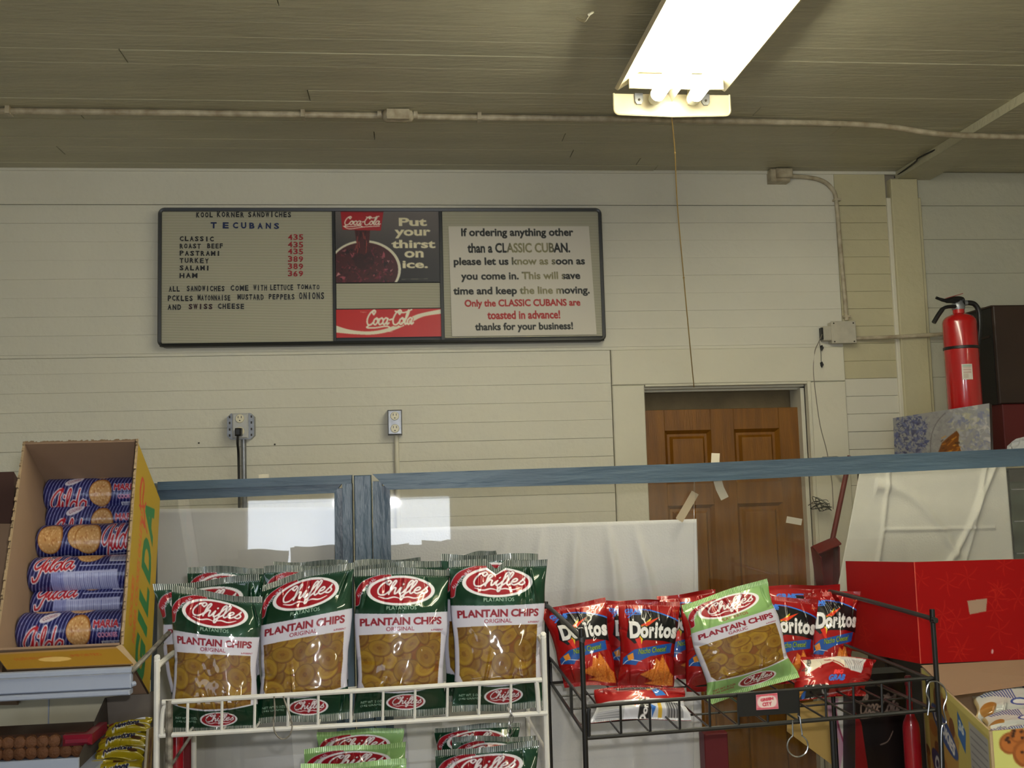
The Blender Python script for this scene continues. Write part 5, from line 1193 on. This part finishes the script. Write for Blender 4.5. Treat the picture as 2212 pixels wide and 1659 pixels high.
h3 = MB().tube(smooth_path([R2(2024, 1472, YG-.012), R2(2008, 1474, YG-.012), R2(2001, 1495, YG-.012), R2(2007, 1515, YG-.012), R2(2004, 1545, YG-.012)], 5), .0013, 6).tube(smooth_path([R2(2024, 1472, YG-.012), R2(2038, 1482, YG-.012), R2(2045, 1505, YG-.012), R2(2038, 1530, YG-.012), R2(2044, 1560, YG-.012), R2(2034, 1574, YG-.012), R2(2034, 1659, YG-.012)], 5), .0013, 6)
tag(h3.build('wire_hook', chrome), 'bent chrome wire hook on the right post of the black rack', 'hook')
# ================================================================== LEFT: SHELVING, CARTONS, COOKIE ROLLS
brown = mat('plain_cardboard', (140, 114, 92), .85, noise=.06, nscale=30); browni = mat('cardboard_inside', (142, 116, 94), .9, noise=.05, nscale=30)
shelfm = mat('shelf_enamel', (150, 158, 176), .4, noise=.04, nscale=10); creamp = mat('cream_shelf_back', (188, 182, 158), .6, noise=.08, nscale=20)
A_ = at(-70, 1462, 1.66); B_ = at(283, 1442, 1.66)
sh = thing('shelving_unit', (A_[0]+.1, 2.0, 0), 'white metal shelving unit at the left edge under the cookie carton', 'shelf')
xa, xb = A_[0]-.25, B_[0]; za = B_[2]
MB().bbox(xa, xb, 1.66, 1.672, za-.033, za, .002).build('front_channel', shelfm, sh)
MB().bbox(xa, xb, 1.652, 1.672, za-.042, za-.034, .002).build('front_lip', shelfm, sh)
MB().box(xa, xb, 1.656, 1.66, za-.009, za-.0075).build('groove_strip', M['galv'], sh)
# the top shelf slopes down to the back
sn = np.array([0, .83, -.557])
for x_ in (xa+.02,): MB().slab([(x_, 1.672, za-.012), (x_, 1.99, za-.20), (x_, 1.99, za-.24), (x_, 1.672, za-.036)], (.010, 0, 0)).build('bracket', shelfm, sh)
zsf = at(100, 1594, 1.93)[2]
MB().box(xa, at(322, 1540, 2.0)[0], 2.0, 2.012, .0, at(200, 1500, 2.0)[2]+.02).build('back_panel', creamp, sh)
MB().bbox(xa, at(200, 1600, 1.7)[0], 1.70, 1.999, zsf-.02, zsf, .002).build('shelf_board', shelfm, sh)
a = at(0, 1645, 1.69); MB().bbox(xa, at(172, 1640, 1.69)[0], 1.685, 1.69, a[2]-.05, a[2], .001).build('price_rail', shelfm, sh)
MB().box(xa, xb+.02, 1.67, 2.0, 0, .12).build('base', shelfm, sh)
for k in range(2):
    X_ = at(105+150*k, 1540, 1.999)[0]; MB().box(X_-.001, X_+.001, 1.998, 2.0, zsf, at(200, 1500, 2.0)[2]).build('panel_seam', shelfm, sh)
MB().tube([at(283, 1452, 1.665), at(330, 1403, 1.70), at(366, 1366, 1.73)], .0042, 8).build('rod', dirty, sh)
MB().tube([at(283, 1479, 1.665), at(292, 1476, 1.67)], .004, 8).build('peg', shelfm, sh)
# open carton of cookie rolls, leaned back
FTL, FTR, FBR, FBL = at(50, 957, 1.98), at(295, 950, 1.98), at(262, 1392, 1.74), at(-12, 1406, 1.74)
FTL[2] = FTR[2] = (FTL[2]+FTR[2])/2; FBL[2] = FBR[2] = (FBL[2]+FBR[2])/2
bn = np.cross(FTR-FTL, FBL-FTL); bn /= np.linalg.norm(bn)
if bn[1] < 0: bn = -bn
DB = .215
BTL, BTR, BBR, BBL = [p+bn*DB for p in (FTL, FTR, FBR, FBL)]
bx_ = thing('cookie_carton', (BBL+BBR)/2, 'open yellow cardboard carton full of blue cookie rolls, leaned back on the white shelf', 'box')
tx = np.array([.004, 0, 0]); 
MB().hexa([BTL, BTR, BBR, BBL], [p-bn*.004 for p in (BTL, BTR, BBR, BBL)]).build('back_wall', browni, bx_)
MB().hexa([FTL, BTL, BBL, FBL], [p+tx for p in (FTL, BTL, BBL, FBL)]).build('left_wall', browni, bx_)
up = (FTL-FBL)/np.linalg.norm(FTL-FBL)
MB().hexa([FTL, FTR, BTR, BTL], [p-up*.004 for p in (FTL, FTR, BTR, BTL)]).build('top_wall', browni, bx_)
MB().hexa([FBL, FBR, BBR, BBL], [p+up*.004 for p in (FBL, FBR, BBR, BBL)]).build('bottom_wall', browni, bx_)
yc = Canvas(130, 300, (160, 130, 14)); yr = np.random.RandomState(2)
yc.text('GILDA', -56, 148, 216, 194, (26, 104, 52), bold=.05, space=1.25, shear=.0, rot=-math.pi/2+.02) 
yc.stroke([(36, 84), (30, 60), (36, 36), (46, 40), (44, 66), (56, 78), (60, 96), (50, 92)], 5, (178, 50, 30)); yc.stroke([(44, 100), (58, 92), (74, 96)], 4, (178, 50, 30)); yc.stroke([(30, 84), (52, 70), (60, 58)], 3, (178, 50, 30))
yc.text('MARIA COOKIES GALLETAS', -52, 172, 140, 184, (186, 80, 30), bold=.03, rot=-math.pi/2)
yc.text('COOKIES', -8, 222, 60, 233, (186, 80, 30), bold=.03, rot=-math.pi/2)
yc.stroke([(112, 60), (112, 290)], 1.2, (176, 100, 30)); yc.rect(0, 0, 3, 300, (150, 118, 84))
panel('right_wall', [FTR+tx*.3, BTR+tx*.3, BBR+tx*.3, FBR+tx*.3], yc, matte, 100, 230, bx_, .004, (116, 92, 74))
# ragged cut edges of the flaps
rs = np.random.RandomState(6)
def ragged(a, b, w, nrm, n=60):
    m = MB()
    for k in range(n):
        t0, t1 = k/n, (k+1)/n; p, q = a+(b-a)*t0, a+(b-a)*t1; h0 = rs.uniform(.001, .006)
        m.add([p, q, q+nrm*h0, p+nrm*h0*rs.uniform(.3, 1.2), p+w, q+w, q+w+nrm*h0, p+w+nrm*h0], [(0, 1, 2, 3), (4, 7, 6, 5), (3, 2, 6, 7), (0, 4, 5, 1)])
    return m
torn = mat('torn_cardboard', (168, 144, 112), .9)
ragged(FTR+np.array([0, 0, 0]), FBR, tx, -bn).build('torn_edge', torn, bx_)
ragged(FTL, FBL, tx, -bn).build('torn_edge', torn, bx_)
ragged(FTL, FTR, np.array([0, .003, -.002]), -bn, 40).build('torn_edge', torn, bx_)
# front lip
lc = Canvas(260, 50, (150, 112, 28)); lc.text('GALLETAS MARIA COOKIES', 30, 18, 110, 25, (160, 70, 20), bold=.01); lc.text('IMPORTED', 150, 16, 215, 23, (160, 70, 20), bold=.01); lc.ell(112, 27, 34, 7, (196, 162, 96)); lc.rect(0, 0, 260, 5, (150, 116, 74))
lq = [at(-12, 1411, 1.735), at(250, 1397, 1.735), at(287, 1443, 1.69), at(15, 1455, 1.69)]
for p in (2, 3): lq[p][2] = max(lq[p][2], za+.001)
panel('front_lip', lq, lc, matte, 180, 30, bx_, .003, (150, 120, 84))
MB().slab([at(250, 1397, 1.735), at(262, 1392, 1.74), at(300, 1438, 1.70), at(287, 1443, 1.69)], (0, .003, 0)).build('torn_flap', torn, bx_)
# rolls
roll_print = print_mat('roll_wrapper', .35, coat=.6, coat_rough=.12, metal_attr=True, bump=.25, bscale=60)
RC = {k: design_cookie_roll(k) for k in 'abc'}
XRW = FBR[0]
endm = mat('roll_end', (36, 38, 98), .4)
rolls = [(98, 1069, .150, 'a', 'topmost', -.02), (88, 1124, .178, 'a', 'second from the top', -.10), (56, 1173, .140, 'b', 'third from the top, three cookies pictured', 0), (44, 1244, .118, 'c', 'fourth from the top, pale text panel', 0), (28, 1312, .150, 'c', 'fifth from the top, set back', .06), (-6, 1367, .095, 'a', 'lowest, at the front lip', -.02)]
rr_ = .0335
for (xl, yc_, D_, kd, ord_, vs) in rolls:
    d0 = ray(xl, yc_); p0 = FTL+bn*D_; a = CAM+d0*(np.dot(p0-CAM, bn)/np.dot(d0, bn)); XE_ = FTR[0]+(FBR[0]-FTR[0])*np.clip(np.dot(FTR-a, up)/np.dot(FTR-FBR, up), 0, 1)-.012
    XLW = FTL[0]+(FBL[0]-FTL[0])*np.clip(np.dot(FTL-a, up)/np.dot(FTL-FBL, up), 0, 1)+.007; a[0] = max(a[0], XLW)
    nu, nv = 180, 70; u_, v_ = np.meshgrid(np.linspace(0, 1, nu+1), np.linspace(0, 1, nv+1)); th = (v_*200-100)*math.pi/180; rsd = np.random.RandomState(int(yc_))
    rad = rr_*(1+.012*fnoise(u_, v_, int(yc_), 40, 12)-.10*np.clip(1-u_*26, 0, 1)**2-.1*np.clip(1-(1-u_)*26, 0, 1)**2)
    G = np.stack([a[0]+(XE_-a[0])*u_, a[1]-rad*np.cos(th+.35), a[2]-rad*np.sin(th+.35)], -1)
    G = np.stack([a[0]+(XE_-a[0])*u_, a[1]-rad*np.cos(th), a[2]-rad*np.sin(th)], -1)
    t_ = thing('cookie_roll', (a[0]*.5+XE_*.5, a[1], a[2]-rr_), 'blue striped cookie roll in the open carton, '+ord_, 'cookie roll', 'cookie rolls in the open yellow carton')
    surf('wrapper', G, RC[kd], roll_print, t_, uv=lambda u, v, vs=vs: (u, np.clip(v+vs, 0, 1)))
    MB().lathe([(.012, 0), (rr_*.80, .001), (rr_*.93, .006), (rr_*.975, .012), (rr_*.975, XE_-a[0]-.012), (rr_*.93, XE_-a[0]-.006), (rr_*.8, XE_-a[0]-.001), (.01, XE_-a[0])], a, (1, 0, 0), 20).build('folded_end', endm, t_)
# neighbour carton at the frame edge
nb = thing('brown_carton', at(-40, 1400, 2.05), 'dark brown carton cut off by the left edge of the picture', 'box')
q4 = [at(-150, 1024, 2.08), at(30, 1019, 2.08), at(30, 1130, 2.05), at(-150, 1130, 2.05)]
MB().slab(q4, bn*.1).build('dark_panel', mat('dark_cardboard', (66, 40, 32), .8), nb)
q4 = [at(-150, 1131, 2.05), at(30, 1131, 2.05), at(2, 1478, 1.90), at(-150, 1480, 1.90)]
MB().slab(q4, bn*.1).build('panel', brown, nb)
# carton with yellow packs
yp = thing('snack_carton', at(250, 1690, 1.82), 'dark open carton of yellow snack packs below the white shelf', 'box')
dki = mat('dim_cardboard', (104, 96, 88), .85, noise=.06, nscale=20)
bl, brr = at(226, 1508, 1.93), at(332, 1494, 1.93); bl2, br2 = at(238, 1700, 1.86), at(332, 1690, 1.86)
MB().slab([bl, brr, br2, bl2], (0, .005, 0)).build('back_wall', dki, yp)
fl_ = at(158, 1662, 1.70); fl2 = at(176, 1800, 1.70)
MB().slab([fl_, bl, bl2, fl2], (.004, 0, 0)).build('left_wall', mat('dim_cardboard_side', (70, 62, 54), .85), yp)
rc = Canvas(40, 90, (150, 120, 40)); rc.text('SNACKS', -20, 40, 60, 56, (90, 40, 20), bold=.05, rot=-1.57)
panel('right_wall', [at(333, 1570, 1.80), at(322, 1575, 1.70), at(306, 1800, 1.70), at(318, 1790, 1.80)], rc, matte, 30, 60, yp, .004)
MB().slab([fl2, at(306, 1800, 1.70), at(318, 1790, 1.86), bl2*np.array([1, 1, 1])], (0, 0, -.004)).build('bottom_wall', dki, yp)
nc2 = Canvas(150, 44, (150, 132, 14, .1)); nc2.text('Newtons', 22, 12, 118, 34, (206, 204, 190), bold=.14, shear=.35, rot=-.12); nc2.text('Newtons', 24, 14, 116, 32, (26, 30, 66), bold=.05, shear=.35, rot=-.12)
nc2.ell(14, 12, 12, 6, (120, 40, 24), -.3); nc2.ell(118, 30, 16, 5, (60, 34, 18), .1); nc2.rect(60, 0, 88, 4, (60, 16, 16)); nc2.rect(90, 0, 128, 4, (206, 206, 210))
for k, (q_, yt_, yb_) in enumerate((([(232, 1564), (330, 1553), (326, 1584), (226, 1592)], 1.84, 1.815), ([(216, 1592), (325, 1581), (318, 1612), (208, 1622)], 1.82, 1.79), ([(208, 1621), (318, 1611), (311, 1636), (200, 1647)], 1.79, 1.765), ([(200, 1647), (311, 1637), (302, 1690), (190, 1700)], 1.76, 1.73))):
    bag('snack_pack', 'yellow snack pack in the dark carton, '+['uppermost of the stack', 'second from the top', 'third from the top', 'nearest, cut by the lower picture edge'][k], 'snack pack', 'yellow packs in the dark carton', nc2, q_, yt_, yb_, .02, 110, 40, 80+k, (170, 150, 20), foil, creases=6)
# cookie tray on the lower shelf
ckp = thing('cookie_tray', at(90, 1640, 1.80)*np.array([1, 1, 0])+np.array([0, 0, zsf]), 'tray pack of round brown cookies with a dark pink end on the lower left shelf', 'cookie pack')
ca, cb2 = at(-60, 1600, 1.76), at(190, 1600, 1.76); zt_ = at(60, 1596, 1.76)[2]
MB().bbox(ca[0], at(172, 1600, 1.76)[0], 1.79, 1.86, zsf, zt_, .004).build('tray', mat('dark_tray', (58, 34, 24), .5), ckp)
ckm = mat('brown_cookie', (120, 76, 44), .7, noise=.3, nscale=80, bump=.4, bscale=200)
for r_i in range(2):
    for c_i in range(8):
        if r_i == 0 and c_i > 5: continue
        c = at(-8+25*c_i, 1607-.05*25*c_i+r_i*26, 1.785); 
        if c[2] < zsf+.011: c[2] = zsf+.011
        MB().lathe([(.0105, -.010), (.0112, -.004), (.0105, .001), (.007, .004), (.002, .005)], c, (0, -1, 0), 14).build('cookie', ckm, ckp)
pk = mat('dark_pink_film', (128, 22, 44), .35, coat=.4)
e0, e1 = at(132, 1594, 1.77), at(196, 1588, 1.77)
MB().bbox(e0[0], e1[0], 1.772, 1.86, at(150, 1614, 1.77)[2], e1[2], .006).build('end_wrap', pk, ckp)
# red tubes under the white rack
rdm = mat('glossy_red', (150, 14, 30), .25, coat=.5); rdm2 = mat('dull_dark_red', (104, 14, 26), .5)
X_ = at(382, 1620, 2.0)[0]; zt_ = at(382, 1578, 2.0)[2]
tag(MB().lathe([(.010, .921), (.0125, .93), (.0125, zt_-.01), (.010, zt_-.002), (.004, zt_)], (X_, 2.0, 0), (0, 0, 1), 20).build('red_tube', rdm), 'glossy red tube standing behind the left post of the white rack', 'tube')
a = at(392, 1600, 2.06); b = at(416, 1600, 2.06); tag(MB().bbox(a[0], b[0], 2.06, 2.09, .921, at(400, 1590, 2.06)[2], .003).build('red_carton', rdm2), 'narrow dark red carton just right of the glossy red tube', 'box')

# ================================================================== RIGHT: RED SCREEN BOARD, CARTONS
rbm = mat('red_wrapping', (196, 24, 20), .4, noise=.14, nscale=9, coat=.2); rbs = mat('red_wrapping_side', (180, 20, 18), .45, noise=.1, nscale=9)
c0 = at(1976, 1214, 1.95); c1 = at(1986, 1434, 1.95); c1[0] = c0[0] = (c0[0]+c1[0])/2
rb_ = thing('red_display_box', (c0[0]+.2, 2.0, c1[2]), 'large red paper-covered box panel standing on edge in front of the draped cooler', 'box')
f0, f1 = at(1828, 1212, 2.19), at(1836, 1405, 2.19); f1[0] = f0[0] = (f0[0]+f1[0])/2
e0, e1 = at(2300, 1205, 1.95), at(2300, 1421, 1.95)
rs = np.random.RandomState(9)
rc_ = Canvas(330, 220, (148, 8, 10)); 
def poin(cv, n, s):
    for k in range(n):
        x, y = rs.uniform(0, 330), rs.uniform(0, 220); a0 = rs.uniform(0, 6.28)
        for j in range(6):
            a = a0+j*1.05; L = s*rs.uniform(.6, 1.1); cv.stroke([(x, y), (x+math.cos(a+.15)*L*.5, y+math.sin(a+.15)*L*.5), (x+math.cos(a)*L, y+math.sin(a)*L)], 1.6, (186, 44, 24), taper=True, alpha=.55)
        cv.ell(x, y, 3, 3, (150, 14, 14), alpha=.6)
poin(rc_, 22, 30)
rc_.poly([(112, 88), (156, 84), (153, 112), (116, 118)], (158, 132, 112)); rc_.ell(164, 200, 2.5, 5, (206, 160, 160), .2)
rc_.rect(0, 0, 1.5, 220, (214, 110, 90))
carton_red = print_mat('red_paper_print', .5, spec=.15)
panel('front_panel', [c0, e0, e1, c1], rc_, carton_red, 220, 150, rb_, .004, (150, 124, 100))
rl = Canvas(150, 220, (150, 12, 14)); rs = np.random.RandomState(10); poin(rl, 8, 24)
panel('side_panel', [f0, c0, c1, f1], rl, carton_red, 80, 110, rb_, .004, (150, 124, 100))
fq = [at(1990, 1437, 1.948), at(2300, 1420, 1.948), at(2300, 1470, 1.90), at(2072, 1504, 1.90)]
fq[3] = at(2060, 1503, 1.90)
MB().slab(fq, (0, .004, -.001)).build('bottom_flap', mat('flap_cardboard', (128, 100, 78), .85), rb_)
# cookie carton at lower right
cy = Canvas(260, 240, (184, 172, 96)); rs = np.random.RandomState(12)
cy.rect(0, 0, 260, 9, (206, 196, 116)); cy.poly([(20, 60), (90, 10), (150, 60), (120, 200), (30, 240)], (150, 100, 40), .6)
for k in range(26):
    x, y = rs.uniform(0, 130), rs.uniform(20, 230); cy.ell(x, y, rs.uniform(8, 18), rs.uniform(8, 18), [(120, 64, 20), (150, 90, 30), (90, 44, 14)][k % 3], 0, .8)
cy.ell(90, 66, 56, 20, (44, 70, 130), .35); cy.text('COOKIES', 48, 56, 134, 76, (206, 206, 210), bold=.06, rot=.35)
cy.ell(80, 150, 60, 26, (30, 44, 90), .5); cy.text('COOKIES', 36, 136, 124, 164, (190, 194, 204), bold=.06, rot=.5)
cy.poly([(150, 14), (178, 34), (172, 66), (148, 50)], (34, 96, 168)); cy.text('36', 152, 26, 172, 42, (206, 214, 220), bold=.06, rot=.2)
cy.rect(190, 14, 252, 240, (160, 162, 166))
for k in range(22): cy.rect(194, 22+k*10, 248, 24+k*10, (110, 112, 120))
fp = (2139, 1587); b0 = at(1990, 1438, 2.10); b1 = at(2139, 1587, 1.60); zc2 = (b0[2]+b1[2])/2; b0[2] = b1[2] = zc2
cc = thing('cookie_box', (b1[0]+.15, 1.8, .921), 'beige and blue printed cookie carton, open on top, at the lower right corner', 'box')
bb0, bb1 = b0*np.array([1, 1, 0])+np.array([0, 0, .922]), b1*np.array([1, 1, 0])+np.array([0, 0, .922])
panel('side_wall', [b0, b1, bb1, bb0], cy, matte, 200, 190, cc, .004, (150, 130, 100))
b2 = b1+np.array([.34, .02, 0]); bb2 = bb1+np.array([.34, .02, 0])
cf_ = Canvas(200, 200, (204, 206, 120)); 
for (x, y, r) in ((22, 14, 13), (40, 26, 17), (54, 14, 11), (30, 6, 9)):
    cf_.ell(x, y, r, r*.9, (150, 84, 30)); cf_.ell(x, y, r*.8, r*.7, (178, 104, 44))
    for k in range(5): cf_.ell(x+rs.uniform(-r, r)*.6, y+rs.uniform(-r, r)*.5, 2, 1.6, (60, 30, 14))
cf_.rect(12, 40, 66, 60, (214, 206, 150)); cf_.text('New', 3, 48, 18, 56, (36, 44, 90), bold=.05, shear=.3); cf_.text('Cookies', 24, 50, 64, 60, (36, 44, 90), bold=.05, shear=.3)
panel('front_wall', [b1, b2, bb2, bb1], cf_, matte, 160, 160, cc, .004, (150, 130, 100))
b3 = b0+np.array([.34, .02, 0]); MB().slab([b0, b3, b3*np.array([1, 1, 0])+np.array([0, 0, .922]), bb0], (0, .004, 0)).build('back_wall', brown, cc)
st = Canvas(150, 90, (176, 178, 176, .1))
for k in range(12): st.stroke([(6+k*7, 8+k*1.5), (20+k*7, 34+k*2)], 2.4, (36, 52, 116))
st.ell(108, 60, 26, 11, (40, 64, 130), -.1); st.ell(108, 60, 20, 7, (196, 198, 200), -.1); st.ell(28, 70, 20, 14, (140, 96, 40)); st.poly([(110, 0), (150, 0), (150, 44), (120, 30)], (28, 36, 84)); st.rect(0, 0, 6, 90, (150, 130, 90))
pcks = (([(2100, 1500), (2245, 1478), (2250, 1560), (2106, 1556)], 1.93, 1.84, 'blue and white striped cookie packet, uppermost in the lower right carton'), ([(2118, 1548), (2260, 1528), (2262, 1590), (2130, 1590)], 1.84, 1.76, 'blue and white striped cookie packet in the middle of the lower right carton'), ([(2134, 1572), (2266, 1556), (2268, 1640), (2140, 1650)], 1.76, 1.68, 'blue and white striped cookie packet against the front wall of the lower right carton'))
for k, (q_, a, b, l) in enumerate(pcks):
    bag('cookie_packet', l, 'cookie packet', 'striped cookie packets in the lower right carton', st, q_, a, b, .03, 120, 60, 90+k, (120, 124, 120), foil, creases=8)
# dark printed carton with script lettering, red bottle, leaflet, red panel
kc = Canvas(120, 260, (16, 12, 12)); kc.poly([(0, 70), (14, 90), (46, 260), (0, 260)], (120, 14, 18))
coke(kc, 10, 40, 104, 74, 4, (120, 104, 96)); kc.stroke([(90, 110), (78, 128), (60, 134)], 2, (120, 104, 96))
kq = [at(1848, 1458, 2.14), at(1956, 1452, 2.14), at(1956, 1760, 2.14), at(1848, 1768, 2.14)]
for p in (2, 3): kq[p][2] = .922
kb = thing('drinks_carton', (kq[0]+kq[1])/2*np.array([1, 1, 0])+np.array([0, 0, .922]), 'dark carton with pale script lettering behind the right end of the black rack', 'box')
panel('front_face', kq, kc, flat_print, 100, 200, kb, .001, (20, 14, 14)); MB().slab([p+np.array([0, .0015, 0]) for p in kq], (0, .06, 0)).build('carton_body', M['black'], kb)
X_ = at(1970, 1600, 2.10)[0]; zz = lambda y: at(1970, y, 2.10)[2]
bt = thing('red_bottle', (X_, 2.10, .922), 'red bottle standing between the dark carton and the beige cookie carton', 'bottle')
MB().lathe([(.015, .922), (.0185, .93), (.0185, zz(1572)), (.0165, zz(1560)), (.010, zz(1545)), (.0065, zz(1530)), (.0062, zz(1478))], (X_, 2.10, 0), (0, 0, 1), 24).build('body', rdm, bt)
MB().lathe([(.0078, zz(1480)), (.0078, zz(1462)), (.006, zz(1459))], (X_, 2.10, 0), (0, 0, 1), 16).build('cap', rdm2, bt)
lf = Canvas(160, 200, (190, 158, 92)); lf.poly([(84, 0), (160, 0), (160, 200), (96, 200), (110, 120), (88, 60)], (196, 150, 168)); lf.poly([(110, 0), (140, 0), (128, 60), (150, 130), (140, 200), (112, 200), (124, 120), (104, 60)], (214, 208, 196)); lf.stroke([(100, 10), (110, 80), (128, 150), (120, 200)], 4, (150, 60, 90))
lq = [at(1700, 1524, 2.205), at(1862, 1500, 2.205), at(1862, 1700, 2.205), at(1700, 1580, 2.205)]
tag(panel('leaflet', lq, lf, flat_print, 100, 120, None, .002), 'ochre, pink and white printed leaflet leaning on the glass under the black rack', 'leaflet')
a, b = at(1521, 1586, 2.20), at(1572, 1586, 2.20); tag(MB().bbox(a[0], b[0], 2.20, 2.24, .921, a[2], .002).build('red_carton', rdm2), 'dark red upright carton beside the white curtain, under the black rack', 'box')
